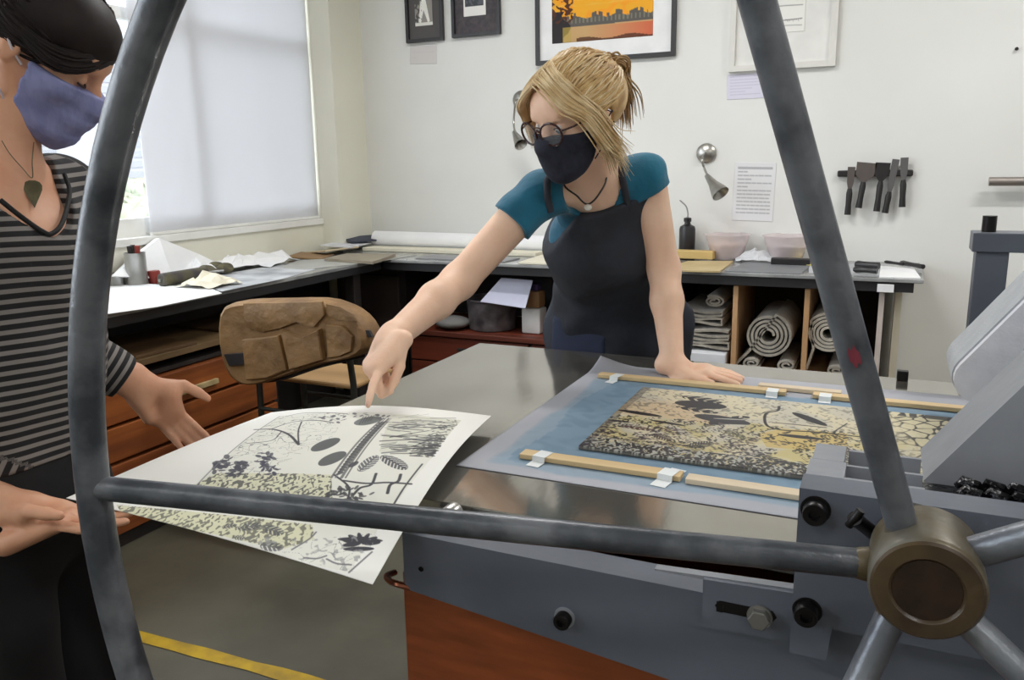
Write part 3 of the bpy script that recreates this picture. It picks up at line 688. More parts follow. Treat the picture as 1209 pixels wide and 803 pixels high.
def crumple(name, label, cx, cy, z0, w, h, ht, mat, seed, cat='paper', n=9, rot=0., grp=None):
    """a crumpled sheet: faceted tent of folds"""
    r_ = np.random.RandomState(seed); Z = np.abs(r_.rand(n+1, n+1))**1.3; X, Y = np.meshgrid(np.linspace(-1,1,n+1), np.linspace(-1,1,n+1)); env = np.clip(1.15-np.hypot(X,Y)*.85, .03, 1)
    Xj = X+r_.uniform(-.09,.09,X.shape); Yj = Y+r_.uniform(-.09,.09,X.shape); c, s_ = math.cos(rot), math.sin(rot)
    vs = []
    for j in range(n+1):
        for i in range(n+1):
            x, y = Xj[j,i]*w/2, Yj[j,i]*h/2; vs.append((cx+x*c-y*s_, cy+x*s_+y*c, z0+.004+ht*env[j,i]*(.35+.65*Z[j,i])))
    k = len(vs); vs += [(a, b, max(q-.0015, z0+.0015)) for a, b, q in vs]; W = n+1; fs = []
    for j in range(n):
        for i in range(n): a = j*W+i; fs += [(a,a+1,a+W+1,a+W), (k+a,k+a+W,k+a+W+1,k+a+1)]
    for i in range(n):
        for a, b in ((i,i+1), (n*W+i+1,n*W+i), ((i+1)*W,i*W), (i*W+n,(i+1)*W+n)): fs.append((b,a,k+a,k+b))
    return tag(MB().add(vs, fs).build(name, mat), label, cat, grp)
# tent of paper behind the tin
A, B, C_, D_ = at(160,318), at(262,318), at(186,282,ZT+.16), at(205,283,ZT+.16); q0 = at(150,312)
t = MB()
P0, P1, P2, P3, P4, P5 = onx(136,326,-3.06), onx(158,304,-3.09), onx(188,281,-3.10), onx(268,316,-3.0), onx(205,330,-2.98), onx(235,300,-3.08)
vs = [P0, P1, P2, P5, P3, P4]; vs = [V(q[0], q[1], max(q[2], ZT+.006)) for q in vs]; bk = [V(max(q[0]-.03, -3.145), q[1], q[2]-.004) for q in vs]
t.add(vs+bk, [(0,5,1),(1,5,2),(2,5,3),(3,5,4)]+[(6,7,11),(7,8,11),(8,9,11),(9,10,11)]+[(0,1,7,6),(1,2,8,7),(2,3,9,8),(3,4,10,9),(4,5,11,10),(5,0,6,11)])
tag(t.build('folded_paper', m_paper), 'large white sheet of paper peaked like a tent behind the silver tin', 'paper')
def flat(name, label, quad, z, th, mat, cat, grp=None):
    q = [onz(px, py, z+th) for px, py in quad]; vs = [tuple(p) for p in q]+[(p[0], p[1], z+.0003) for p in q]; n = len(q)
    return tag(MB().add(vs, [tuple(range(n)), tuple(reversed(range(n, 2*n)))]+[(i, n+i, n+(i+1)%n, (i+1)%n) for i in range(n)]).build(name, mat), label, cat, grp)
flat('paper_sheet', 'large white sheet spread on the near end of the window worktop below the tins', [(60,338),(150,333),(250,341),(262,346),(185,362),(122,371),(60,384)], ZT, .003, m_paper, 'paper')
flat('newsprint_sheet', 'greyish paper lying on the worktop between the rag and the boards', [(225,330),(330,312),(372,318),(330,330),(262,344)], ZT, .002, M('grey_paper', (196,198,200), .8, c2=(150,152,156), scale=7), 'paper')
p = at(247,338); crumple('crumpled_cloth', 'small crumpled cream cloth near the front edge of the window worktop', p[0], p[1], ZT+.003, .2, .2, .07, m_cream, 5, 'cloth', 8)
p = at(228,326); crumple('crumpled_tissue', 'crumpled white tissue against the cream cloth', p[0]+.02, p[1]+.03, ZT+.003, .18, .14, .09, m_paper, 8, 'paper', 7)
crumple('crumpled_paper', 'long crumpled white paper against the wall below the blind', -3.03, onx(276,312,-3.03)[1], ZT+.002, .2, .46, .085, m_paper, 11, 'paper', 11)
p = onx(312,312,-3.0); crumple('crumpled_paper', 'thick bundle of white paper beyond the long crumpled paper', p[0]-.01, p[1]+.04, ZT+.001, .22, .34, .10, m_paper, 31, 'paper', 5, .2)
for i, (px, py, w, l, z, c_, lab) in enumerate(((352,303,.2,.24,.0,(150,120,84),'brown open folder lying behind the stack of white paper'),(378,299,.2,.26,.014,(206,190,160),'cream card folder with a bent corner on the window worktop'),(402,296,.2,.3,.034,(216,218,222),'pale grey portfolio leaning low near the corner'),(430,294,.14,.24,.056,(60,66,82),'dark blue-grey folder poking out near the corner'))):
    q = at(px, py); q[0] = max(q[0], -2.99); o = MB().box((q[0]-w/2, q[1]-l/2, ZT+.003+z), (q[0]+w/2, q[1]+l/2, ZT+.012+z), R=rotm('Z', (20,-12,8,-25)[i])@rotm('Y', (4,-6,3,8)[i]), bev=.002).build('folder', M('folder_%d' % i, c_, .7)); tag(o, lab, 'folder', 'folders in the corner')
flat('grey_board', 'grey brown wooden board near the inner corner of the worktops', [(383,305),(410,299),(467,300),(440,309)], ZT+.004, .014, M('panel_wood', (150,140,122), .5), 'board')
flat('pale_board', 'long pale board under the grey brown board at the worktop edge', [(330,316),(352,307),(492,301),(450,308),(360,318)], ZT, .003, M('board_pale', (176,176,170), .5), 'board')
# long white paper roll + sheets on the back worktop
y = YB-.1
x0, x1 = onz(444,292,ZT)[0]+.03, -1.62
t = thing('paper_roll', 'long white paper roll lying against the back wall left of the person', 'paper roll', ((x0+x1)/2, y, ZT))
MB().tube([(x0,y,ZT+.055),(x0+.001,y,ZT+.055),(x1,y,ZT+.05)], [.05,.053,.05], 28).build('roll', m_paper, t, True)
MB().tube([(x0-.003,y,ZT+.055),(x0+.002,y,ZT+.055)], .02, 16).build('core', M('card_core', (170,150,120), .8), t, True)
o = MB().box((x0+.02, YC+.34, ZT+.001), (-1.75, YB-.16, ZT+.022), bev=.003).build('cream_board', m_cream); tag(o, 'long cream board in front of the white paper roll', 'board')
o = MB().box((-1.72, YC+.02, ZT+.001), (-1.2, YB-.05, ZT+.012), R=rotm('Z', 3), bev=.002).build('paper_pile', m_cream); tag(o, 'pile of cream sheets on the back worktop behind the apron', 'paper')
o = MB().box((-2.35, YC+.06, ZT+.001), (-1.8, YC+.24, ZT+.006), R=rotm('Z', -2)).build('grey_sheet', M('grey_sheet', (140,140,142), .5)); tag(o, 'grey sheet near the front edge of the back worktop left of the arm', 'paper')
# right side of the back worktop
flat('wooden_drawing_board', 'yellowish wooden board lying flat under the black bottle', [(800,312),(812,308),(866,308),(850,320),(806,319)], ZT, .008, M('drawing_board', (196,176,132), .5, c2=(180,158,112)), 'board')
p = ony(818,303,4.19); o = MB().box((p[0]-.13, p[1]-.03, ZT+.009), (p[0]+.11, p[1]+.04, ZT+.05), R=rotm('Z', -3), bev=.004).build('wooden_block', M('yellow_wood', (204,174,110), .5)); tag(o, 'yellow wooden block lying in front of the black bottle', 'block')
pb = ony(811,290,4.30); pb[2] = ZT; t = thing('spray_bottle', 'black squeeze bottle with a thin bent spout behind the wooden block', 'bottle', pb)
MB().lathe([(0,0),(.040,0),(.042,.005),(.042,.150),(.037,.165),(.017,.175),(.015,.187),(.02,.189),(.02,.207),(.008,.211),(0,.211)], pb, 28).build('body', m_bot, t, True)
MB().tube(bez([pb+V(0,0,.21), pb+V(.0,0,.235), pb+V(-.012,0,.27), pb+V(-.045,0,.30)], 6), [.004]*18+[.002], 8).build('spout', M('spout', (150,150,150), .4), t, True)
m_bowl = Mthin('clear_plastic', (226,214,214), .45, .15)
def bowl(name, lab, px, py, R_, hgt, fill):
    q = ony(px, py, 4.27); q[2] = ZT; t = thing(name, lab, 'bowl', q, 'clear bowls on the back worktop')
    MB().lathe([(0,.001),(R_*.62,.001),(R_*.66,.006),(R_*.98,hgt),(R_*1.05,hgt+.002),(R_*1.05,hgt+.006),(R_*.96,hgt+.004),(R_*.62,.010),(0,.009)], q, 40).build('bowl', m_bowl, t, True)
    MB().lathe([(0,.012),(R_*.6,.012),(R_*.8,hgt*.6),(R_*.5,hgt*.68),(0,hgt*.62)], q, 30).build('contents', fill, t, True)
bowl('plastic_bowl', 'clear plastic bowl with pinkish powder inside, right of the black bottle', 858, 303, .115, .125, M('pink_powder', (206,176,160), .9, c2=(222,204,198), scale=20))
bowl('plastic_bowl', 'clear plastic bowl with greyish contents beside the leaning spoke', 928, 303, .115, .125, M('grey_powder', (188,178,184), .9, c2=(214,206,208), scale=20))
p = ony(893,306,4.22); crumple('plastic_bag', 'crumpled translucent plastic bag between the two clear bowls', p[0], p[1]+.02, ZT+.002, .2, .16, .07, Mthin('bag_film', (232,234,238), .6, .3), 21, 'bag', 9)
p = ony(934,304,4.13); o = MB().box((p[0]-.09, p[1]-.03, ZT+.001), (p[0]+.09, p[1]+.01, ZT+.034), bev=.005).build('black_tray', m_bot); tag(o, 'small flat black block in front of the second bowl', 'block')
flat('cutting_mat', 'dark grey cutting mat at the front edge of the back worktop', [(856,320),(882,309),(960,311),(945,323)], ZT, .003, M('cutting_mat', (120,122,126), .5), 'mat')
flat('paper_sheet', 'light grey sheet on the back worktop behind the spoke', [(955,322),(955,310),(1035,312),(1040,325)], ZT, .003, M('light_sheet', (178,180,184), .6), 'paper')
flat('paper_sheet', 'white sheet at the right end of the back worktop', [(1038,327),(1040,314),(1078,315),(1087,328)], ZT, .004, m_paper, 'paper')
flat('yellow_card', 'yellow card strip behind the black block near the spoke', [(936,311),(943,307),(972,308),(968,314)], ZT+.004, .003, M('yellow_card', (214,204,120), .6), 'card')
for i, (a_, b__, r, lab) in enumerate((((1008,318),(1036,320),.014,'thick black handled brush at the front of the tools on the right'), ((1010,312),(1038,314),.018,'black roller handle behind the thick brush on the right'), ((1045,309),(1066,312),.008,'thin dark tool lying near the wall at the right end'), ((1064,310),(1090,315),.012,'black knife handle overhanging the end of the back worktop'))):
    q0, q1 = at(*a_, ZT+.02), at(*b__, ZT+.02); o = MB().tube([q0, q0+(q1-q0)*.1, q0+(q1-q0)*.5, q1], [r*.7, r, r*.8, r*.9], 12).build('hand_tool', m_bot, None, True); tag(o, lab, 'tool', 'tools at the right end')
# under the back worktop: bucket, jug, paper
q = ony(582,396,3.98); t = thing('glass_jar', 'wide dark stained bucket under the back worktop left of the apron', 'bucket', (q[0], q[1], .491))
MB().lathe([(0,.001),(.125,.001),(.13,.006),(.14,.16),(.146,.165),(.146,.175),(.134,.17),(.122,.012),(0,.01)], (q[0], q[1], .491), 36).build('bucket', M('stained_bucket', (104,98,100), .35, c2=(58,52,54), scale=14, detail=6), t, True)
t.name = 'bucket'
q = ony(630,398,3.95); t = thing('plastic_jug', 'white plastic jug with a brown band next to the bucket', 'jug', (q[0], q[1], .491))
MB().box((q[0]-.05, q[1]-.05, .491), (q[0]+.06, q[1]+.05, .63), bev=.012).build('body', M('white_plastic', (222,222,220), .4), t, True)
MB().box((q[0]-.045, q[1]-.045, .63), (q[0]+.055, q[1]+.045, .72), bev=.012).build('band', M('brown_label', (150,116,80), .5), t, True)
MB().box((q[0]-.03, q[1]-.03, .72), (q[0]+.04, q[1]+.03, .76), bev=.01).build('lid', M('purple_lid', (74,62,110), .5), t, True)
A = [ony(592,328,3.86), ony(629,331,3.86), ony(620,364,3.80), ony(567,356,3.80)]
vs = [tuple(p) for p in A]+[tuple(p-V(0,-.003,.003)) for p in A]
o = MB().add(vs, [(0,1,2,3),(7,6,5,4),(0,4,5,1),(1,5,6,2),(2,6,7,3),(3,7,4,0)]).build('hanging_paper', M('bluish_paper', (206,208,228), .8)); tag(o, 'bluish white sheet sticking out over the bucket under the worktop', 'paper')
q = ony(488,425,3.5); o = blob('grey_rag', [Ell((q[0]+.03, 3.66, .53), (.1,.09,.035), k=.03), Ell((q[0]-.03, 3.7, .52), (.06,.07,.03), k=.03)], M('grey_cloth', (120,118,116), .9), .008); 
o.location.z = 0; tag(o, 'small grey rag on the edge of the low reddish cabinet', 'rag')
for v in o.data.vertices: v.co.y += .22; 

# ================================================================== CHAIR WITH THE CANVAS BAG
m_leg = M('dark_green_metal', (52,54,50), .45, metal=.3); m_seat = Mwood('chair_seat_wood', (176,140,92), (150,116,74), 0, 10)
YBg = 2.38
def bgp(px, py, dy=0.): return ony(px, py, YBg+dy)
ch = thing('workshop_chair', 'metal-legged chair with a wooden seat standing before the plan chest', 'chair', (bgp(350,480)[0], YBg+.2, 0))
bl, br = bgp(292,430), bgp(424,430)
zs = bgp(370,452)[2]
sx0, sx1 = bl[0]+.02, bgp(412,440)[0]
MB().box((sx0, YBg+.03, zs-.02), (sx1, YBg+.30, zs), bev=.008).build('seat', m_seat, ch)
for x in (sx0+.005, sx1-.005): MB().tube([(x, YBg+.02, 0), (x, YBg+.03, zs), (x, YBg-.005, bgp(350,372)[2])], .0125, 12).build('leg', m_leg, ch, True)
for x in (sx0+.02, sx1-.02): MB().tube([(x, YBg+.29, 0), (x, YBg+.27, zs-.02)], .0125, 12).build('leg', m_leg, ch, True)
MB().cyl((sx0, YBg+.025, zs-.14), (sx1, YBg+.025, zs-.14), .008).build('stretcher', m_leg, ch, True)
MB().cyl((sx0+.02, YBg+.28, zs-.14), (sx1-.02, YBg+.28, zs-.14), .008).build('stretcher', m_leg, ch, True)
MB().box((sx0, YBg-.005, bgp(350,400)[2]), (sx1, YBg+.01, bgp(350,368)[2]), bev=.004).build('backrest', m_seat, ch)
m_can = M('waxed_canvas', (146,112,70), .6, c2=(116,86,52), scale=9, bump=1., bscale=22, detail=7); m_strap = M('dark_strap', (34,30,32), .6)
outline = [(266,362),(278,356),(300,353),(345,353),(386,351),(404,357),(422,364),(440,380),(446,398),(446,409),(430,420),(404,424),(380,430),(350,440),(318,451),(300,454),(286,450),(274,436),(265,405)]
bag = thing('canvas_bag', 'brown waxed canvas tool bag with pockets hung over the chair back', 'bag', bgp(355,450))
P = [bgp(q[0], q[1], -.07)+V(0,.07,0) for q in outline]; cx_ = np.mean(P, 0); vs = []; rings = [(-.115,.80),(-.135,.93),(-.10,1.0),(-.04,1.01),(-.014,.97)]
n = len(P)
for dy, s_ in rings: vs += [tuple(cx_+(p-cx_)*s_*1.0+V(0,dy,0)) for p in P]
vs.append(tuple(cx_+V(0,-.13,0))); vs.append(tuple(cx_+V(0,-.014,0)))
fs = [(r*n+i, r*n+(i+1)%n, (r+1)*n+(i+1)%n, (r+1)*n+i) for r in range(4) for i in range(n)]+[(i, len(vs)-2, (i+1)%n) for i in range(n)]+[(4*n+i, 4*n+(i+1)%n, len(vs)-1) for i in range(n)]
body = MB().add(vs, fs).build('body', m_can, bag, True)
s = body.modifiers.new('sub', 'SUBSURF'); s.levels = s.render_levels = 1
def patch(name, quad, dy, th, mat, par, sub=False):
    q = [bgp(p[0], p[1], dy)-V(0,dy,0) for p in quad]; c = np.mean(q, 0); vs = []
    for (d0, k) in ((0,1.),(-th*.8,.99),(-th,.94)): vs += [tuple(c+(p-c)*k+V(0,dy+d0,0)) for p in q]
    m_ = len(q); vs.append(tuple(c+V(0,dy-th*1.05,0)))
    fs = [(r*m_+i, r*m_+(i+1)%m_, (r+1)*m_+(i+1)%m_, (r+1)*m_+i) for r in range(2) for i in range(m_)]+[(2*m_+i, 2*m_+(i+1)%m_, 3*m_) for i in range(m_)]+[tuple(range(m_))]
    o = MB().add(vs, fs).build(name, mat, par, True)
    if sub: s = o.modifiers.new('sub', 'SUBSURF'); s.levels = s.render_levels = 2
    return o
patch('pocket', [(289,400),(312,398),(332,395),(342,436),(318,446),(294,448)], -.122, .020, m_can, bag)
patch('pocket', [(335,388),(358,398),(380,388),(385,424),(362,431),(345,436)], -.124, .022, m_can, bag)
patch('pocket', [(388,382),(408,384),(420,396),(418,414),(404,420),(390,422)], -.116, .02, m_can, bag)
patch('flap', [(288,358),(340,357),(382,356),(384,372),(372,386),(352,380),(330,388),(310,392),(290,386)], -.126, .008, m_can, bag)
patch('flap', [(386,358),(404,362),(420,372),(424,380),(400,378),(388,372)], -.118, .008, m_can, bag)
patch('strap', [(266,418),(290,416),(292,430),(272,432)], -.125, .01, m_strap, bag, False)
patch('strap', [(422,388),(438,390),(442,398),(424,396)], -.10, .01, m_strap, bag, False)
MB().tube(bez([bgp(268,372,-.03), bgp(262,390,-.06), bgp(264,412,-.06), bgp(272,436,-.05)], 6), .009, 8).build('handle', m_strap, bag, True)
MB().tube(bez([bgp(284,452,-.07), bgp(330,448,-.09), bgp(380,432,-.09), bgp(432,420,-.06)], 6), .006, 8).build('piping', m_strap, bag, True)
# ================================================================== THE PRESS
m_blue = M('blue_grey_paint', (100,105,116), .38, c2=(86,91,101), scale=3.5, detail=7, bump=.04, bscale=60)
m_blue_lit = M('lit_blue_grey_paint', (146,149,155), .36, c2=(126,129,136), scale=6, detail=7, bump=.05, bscale=60)  # same paint as the frame, lightened for faces that catch the light
m_bed = M('steel_bed', (184,180,170), .11, metal=.85, c2=(166,161,151), scale=3.5, detail=8, stretch=(1,.35,1), bump=.02, bscale=40)
m_wheel = M('wheel_paint', (106,109,114), .36, c2=(60,64,70), scale=11, detail=10, bump=.14, bscale=70, lo=.42, hi=.58, metal=.2)
m_wsp = M('worn_wheel_steel', (142,146,152), .32, c2=(96,100,108), scale=9, detail=9, bump=.12, bscale=70, metal=.45)
m_bolt = M('dark_bolt', (40,38,38), .35, metal=.7); m_sil = M('zinc_bolt', (170,168,164), .3, metal=.8)
m_rust = M('rusty_hub_face', (78,63,40), .4, c2=(50,37,25), scale=16, detail=8, bump=.1); m_hubs = M('worn_hub_steel', (118,116,108), .38, c2=(92,80,56), scale=16, detail=7, metal=.35, bump=.1)
m_base = M('orange_brown_plywood', (156,80,40), .42, c2=(132,66,30), scale=16, stretch=(.6,1,3), detail=7)
m_grease = M('greasy_black_steel', (22,22,26), .18, metal=.6, bump=.8, bscale=40)
BZ = .88; BX0, BX1, BY0, BY1 = -1.045, 1.6, 1.005, 2.03
pr = thing('etching_press', 'large blue-grey etching press with a steel bed on an orange-brown base', 'printing press', (.3, 1.5, 0))
MB().box((BX0, BY0, BZ-.016), (BX1, BY1, BZ), bev=.002).build('press_bed', m_bed, pr)
MB().box((BX0+.06, BY0+.12, BZ-.075), (BX1, BY1-.1, BZ-.0165)).build('bed_rails', M('dark_rails', (44,44,46), .5), pr)
bx0 = ony(479,740,.985)[0]; b = MB().box((bx0, .985, 0), (1.6, 2.0, .76)); b.build('base', m_base, pr)
_q = ony(478,695,.925); FX, FZ = _q[0], _q[2]
sf = MB().prism([(FX,.860),(FX,FZ),(-.223,FZ-.107*(-.223-FX)),(1.6,FZ-.107*(1.6-FX)),(1.6,.860)], 1, .925, .975).build('side_frame', m_blue, pr)
MB().prism([(FX,.860),(FX,FZ),(1.6,FZ-.107*(1.6-FX)),(1.6,.860)], 1, 2.04, 2.09).build('side_frame', m_blue, pr)
MB().box((FX, .975, FZ+.01), (FX+.04, 2.04, .855), bev=.003).build('cross_rail', m_blue, pr)
def bolt(c, r, L, mat, par, hexa=False, sock=True, name='bolt'):
    """cap screw whose head faces the camera side (-y)"""
    n = 6 if hexa else 28; prof = [(0,-L+.006),(r*.45,-L+.006),(r*.5,-L),(r*.92,-L),(r,-L+r*.12),(r,0)] if sock else [(0,-L),(r*.86,-L),(r,-L+r*.14),(r,0)]
    return MB().lathe(prof, c, n, ax=1).build(name, mat, par, not hexa)
bolt(ony(667,729,.925), .0115, .016, m_bolt, pr)
MB().lathe([(.0,-.003),(.0145,-.003),(.015,0)], ony(667,729,.925), 28, ax=1).build('washer', m_blue_lit, pr, True)
bolt(ony(537,603,.99), .014, .025, m_sil, pr)
# roller under the bed edge, small hole, copper hook
MB().cyl((BX0+.45, 1.0, BZ-.035), (BX0+.45, 2.0, BZ-.035), .018).build('support_roller', m_sil, pr, True)
bolt(ony(497,672,.925), .004, .001, m_bolt, pr, name='screw')  # the small hole, drawn as a flat dark disc
MB().tube(bez([ony(486,694,.93), ony(470,690,.925), ony(460,686,.94), ony(457,680,.96), ony(466,676,.99)], 6), .005, 8).build('copper_hook', M('copper', (140,84,62), .3, metal=.8), pr, True)
# slotted plate
y = .905; ppl = [ony(830,684,y), ony(940,701,y), ony(940,760,y), ony(829,740,y)]
sp = MB().prism([(p[0], p[2]) for p in ppl], 1, y, .925).build('slotted_plate', m_blue, pr)
sc_ = ony(880,722,y-.0006); sx = ony(913,728,y)[0]-ony(850,716,y)[0]
SL = [(sc_[0]+dx, sc_[2]+dz) for dx, dz in [(-sx/2,-.007),(-sx/2-.005,0),(-sx/2,.007),(sx/2,.007),(sx/2+.005,0),(sx/2,-.007)]]
MB().prism(SL, 1, y-.0008, y+.004).build('slot', m_bolt, sp)
MB().prism([(ony(850,716,y)[0]-.004, ony(850,716,y)[2]-.007),(ony(850,716,y)[0]+.004, ony(850,716,y)[2]-.007),(ony(850,716,y)[0]+.004, ony(850,716,y)[2]+.006),(ony(850,716,y)[0]-.004, ony(850,716,y)[2]+.006)], 1, y-.0012, y+.002).build('slot_end', m_bolt, sp)
b0 = bolt(ony(897,728,y-.001), .0128, .013, m_sil, pr, hexa=True, sock=False)
MB().lathe([(.0,-.002),(.0145,-.002),(.015,0)], ony(897,728,y-.0008), 28, ax=1).build('washer', m_sil, pr, True)
pA, pB = ony(776,667,.925), ony(940,692,.925)
MB().prism([(pA[0], pA[2]-.001),(pA[0], pA[2]+.001),(pB[0]+.1, pB[2]+.008),(pB[0]+.1, pB[2]-.007)], 1, .912, .925).build('thin_rail', m_blue_lit, pr)
# clamp housing
CT = 1.0; Yf, Yb = .885, .93; cp = [ony(944,576,Yf), ony(1209,610,Yf), ony(935,771,Yf), ony(975,782,Yf), ony(983,743,Yf)]
x0, zt = cp[0][0], cp[0][2]; zb = cp[4][2]; xt = cp[3][0]; ztab = cp[2][2]
MB().prism([(x0,ztab),(xt,ztab),(xt+.004,zb),(1.2,zb),(1.2,zt),(x0,zt)], 1, Yf, Yb).build('clamp_plate', m_blue, pr)
y1 = onz(955,539,zt)[1]; y2 = onz(965,521,zt)[1]; xr = onz(1000,545,zt)[0]
MB().box((x0+.002, Yb+.001, BZ+.004), (xr, y1-.004, zt), bev=.001).build('clamp_block', m_blue_lit, pr)
MB().box((x0+.004, y1+.001, BZ+.004), (xr-.003, y2, zt-.002), bev=.001).build('clamp_block', m_blue_lit, pr)
MB().box((xr, Yb+.001, BZ+.05), (.055, Yb+.008, zt-.001)).build('slot_rib', m_blue_lit, pr)
MB().box((xr, y1-.006, BZ+.05), (.055, y1-.0005, zt-.004)).build('slot_rib', m_blue_lit, pr)
MB().box((xr, y2-.006, BZ+.05), (.055, y2, zt-.006)).build('slot_rib', m_blue_lit, pr)
MB().box((xr, Yb+.009, BZ+.004), (.054, y2-.007, BZ+.03)).build('slot_floor', M('slot_shade', (40,42,48), .5), pr)  # floor coloured dark to give the shade inside the slots
for q in ((963,602),(953,721)):
    c = ony(*q, Yf); MB().lathe([(0,-.0008),(.0155,-.0008),(.0160,0)], c, 28, ax=1).build('washer', m_bolt, pr, True); bolt(c+V(0,-.0008,0), .0128, .016, m_bolt, pr)
# T handled screw
c = ony(1034,632,Yf); e = ony(1009,612,Yf-.05); d = unit(e-c)
th = MB().tube([c, e], .0075, 14).build('tommy_screw', m_bolt, pr, True); nn = V(.5,0,.86)
MB().tube([e-nn*.011, e-nn*.010, e+nn*.010, e+nn*.011], [.004,.0046,.0046,.004], 12).build('tommy_bar', m_bolt, th, True)
# drive chain lying behind the clamp bar
zc = zt-.042
MB().box((.06, Yb+.012, zc-.06), (1.2, Yb+.175, zc-.014)).build('chain_trough', m_grease, pr)
chn = MB().box((.095, Yb+.063, zc-.0139), (1.2, Yb+.147, zc-.008))
for i in range(24):
    x = .11+i*.026; r_ = np.random.RandomState(i)
    for yy in (Yb+.075, Yb+.105, Yb+.135):
        chn.tube([(x-.014, yy, zc+r_.uniform(-.003,.004)), (x-.007, yy+.004, zc+.006), (x+.008, yy-.003, zc+.004), (x+.014, yy, zc-.002)], [.004,.0085,.0085,.004], 8)
    chn.cyl((x, Yb+.068, zc), (x, Yb+.142, zc), .006, n=10)
dc = chn.build('drive_chain', m_grease, pr, True)
# near cheek with sloping edge
ych0 = 1.12; a = ony(1090,568,ych0); b_ = ony(1209,455,ych0); s_ = (b_[2]-a[2])/(b_[0]-a[0]); far = ony(1087,540,1.26); ych1 = 1.25
top = (a[0]+.42, a[2]+.42*s_)
MB().prism([(a[0],a[2]),(a[0]+.005,a[2]-.004),(1.2,a[2]-.03),(1.2,top[1]),(top[0],top[1])], 1, ych0, ych1).build('cheek_plate', m_blue_lit, pr)
# far post, cap beam, knob
P0 = ony(1152.6,297,2.06); P1 = ony(1192,298,2.06)
MB().box((P0[0], 2.06, BZ-.12), (P1[0], 2.12, P0[2]), bev=.002).build('post', m_blue, pr)
c0 = ony(1152,275,2.05); MB().box((c0[0]-.004, 2.05, P0[2]), (c0[0]+.6, 2.13, c0[2]), bev=.002).build('cap_beam', m_blue, pr)
MB().box((c0[0]+.45, 2.06, BZ-.1), (c0[0]+.53, 2.12, P0[2])).build('post', m_blue, pr)
k0 = ony(1167,275,2.09); MB().cyl((k0[0], 2.09, c0[2]), (k0[0], 2.09, c0[2]+.035), .0145, n=20).build('knob', m_bolt, pr, True)
# roller
MB().cyl((.52, 1.262, 1.06), (.52, 2.045, 1.06), .172, n=64).build('roller', M('grey_roller', (104,108,116), .35, metal=.3), pr, True)
# felt blankets thrown up against the roller
def feltslab(name, lab, nose, y0, y1, thick, L_, mat, sl, par=None):
    d = unit(V(1, 0, sl)); n_ = V(-d[2], 0, d[0]); pts = []
    c = V(nose[0], 0, nose[2])+d*thick/2
    for k in range(13):
        t = PI/2+PI*k/12; q = c+(d*math.cos(t)+n_*math.sin(t))*thick/2; pts.append((q[0], q[2]))
    q = c+d*L_-n_*thick/2; pts.append((q[0], q[2])); q = c+d*L_+n_*thick/2; pts.append((q[0], q[2]))
    return MB().prism(pts, 1, y0, y1).build(name, mat, par, True)
m_felt_lit = M('lit_felt', (224,224,232), .95, c2=(214,214,222), scale=30, bump=.15, bscale=200, sheen=.3); m_felt_shade = M('shaded_felt', (172,176,182), .95, c2=(162,166,172), scale=30, bump=.15, bscale=200, sheen=.3)  # one felt in two tones: bright for the lit end, grey for shade
yf = 1.60; ta, tb = ony(1150,447,yf), ony(1209,390,yf); sl = (tb[2]-ta[2])/(tb[0]-ta[0]); nq = ony(1137,470,yf)
fb = feltslab('felt_blanket', '', nq, yf, yf+.02, .085, .30, m_felt_lit, sl); tag(fb, 'bright lit end of the felt press blanket leaning against the roller, nearest the camera', 'felt blanket', 'press blankets')
fb2 = feltslab('felt_blanket', '', (nq[0]-.002,0,nq[2]+.001), yf+.021, yf+.19, .087, .30, m_felt_shade, sl); tag(fb2, 'greyish shaded rest of the same felt press blanket behind the bright end', 'felt blanket', 'press blankets')
q = onz(1065,443,BZ); o = MB().box((q[0]-.012, 2.004, BZ), (q[0]+.012, 2.024, BZ+.022), bev=.002).build('stop_block', m_bolt); tag(o, 'tiny black stop block on the far edge of the press bed', 'block')

# ------------------------------------------------------------------ the big star wheel
wheel = thing('star_wheel', 'huge dark grey steel star wheel with five tube spokes in the foreground', 'hand wheel', (.044, .795, 1.001))
WC, RR, YR, HY = V(.044,.6,1.001), .8616, .6, .795
ring = [V(WC[0]+RR*math.cos(a), YR, WC[2]+RR*math.sin(a)) for a in np.linspace(0, 2*PI, 145)[:-1]]
MB().tube(ring, .0188, 20, closed=True).build('rim', m_wheel, wheel, True)
HC = V(.044, HY, 1.001)
for i, a in enumerate((178.6, 106.6, 34.6, -37.4, -108.6)):
    a = math.radians(a); e = V(WC[0]+(RR-.012)*math.cos(a), YR+.002, WC[2]+(RR-.012)*math.sin(a)); s0 = HC+(e-HC)*.035
    MB().tube([s0, s0+(e-s0)*.5, e], .0142, 20).build('spoke', m_wheel if i < 2 else m_wsp, wheel, True)
    MB().tube([s0+(e-s0)*.012, s0+(e-s0)*.020, s0+(e-s0)*.026], [.0168,.0158,.0142], 14).build('weld', m_hubs, wheel, True)
hf = .742
MB().lathe([(.028,.004),(.031,0),(.044,0),(.0475,.003),(.0485,.008),(.0485,.078),(.044,.082),(.0,.082)], (HC[0]+.009, hf, HC[2]+.006), 56, ax=1, hollow=True).build('hub', m_hubs, wheel, True)
MB().lathe([(.0275,.010),(.0285,.001),(.031,-.0015),(.044,-.0015),(.0465,.0025)], (HC[0]+.009, hf, HC[2]+.006), 56, ax=1, hollow=True).build('hub_face', m_rust, wheel, True)
MB().lathe([(0,.012),(.024,.011),(.0275,.007),(.0282,.001)], (HC[0]+.009, hf, HC[2]+.006), 48, ax=1).build('shaft_end', M('dark_shaft', (52,36,25), .3, c2=(28,20,16), scale=40), wheel, True)
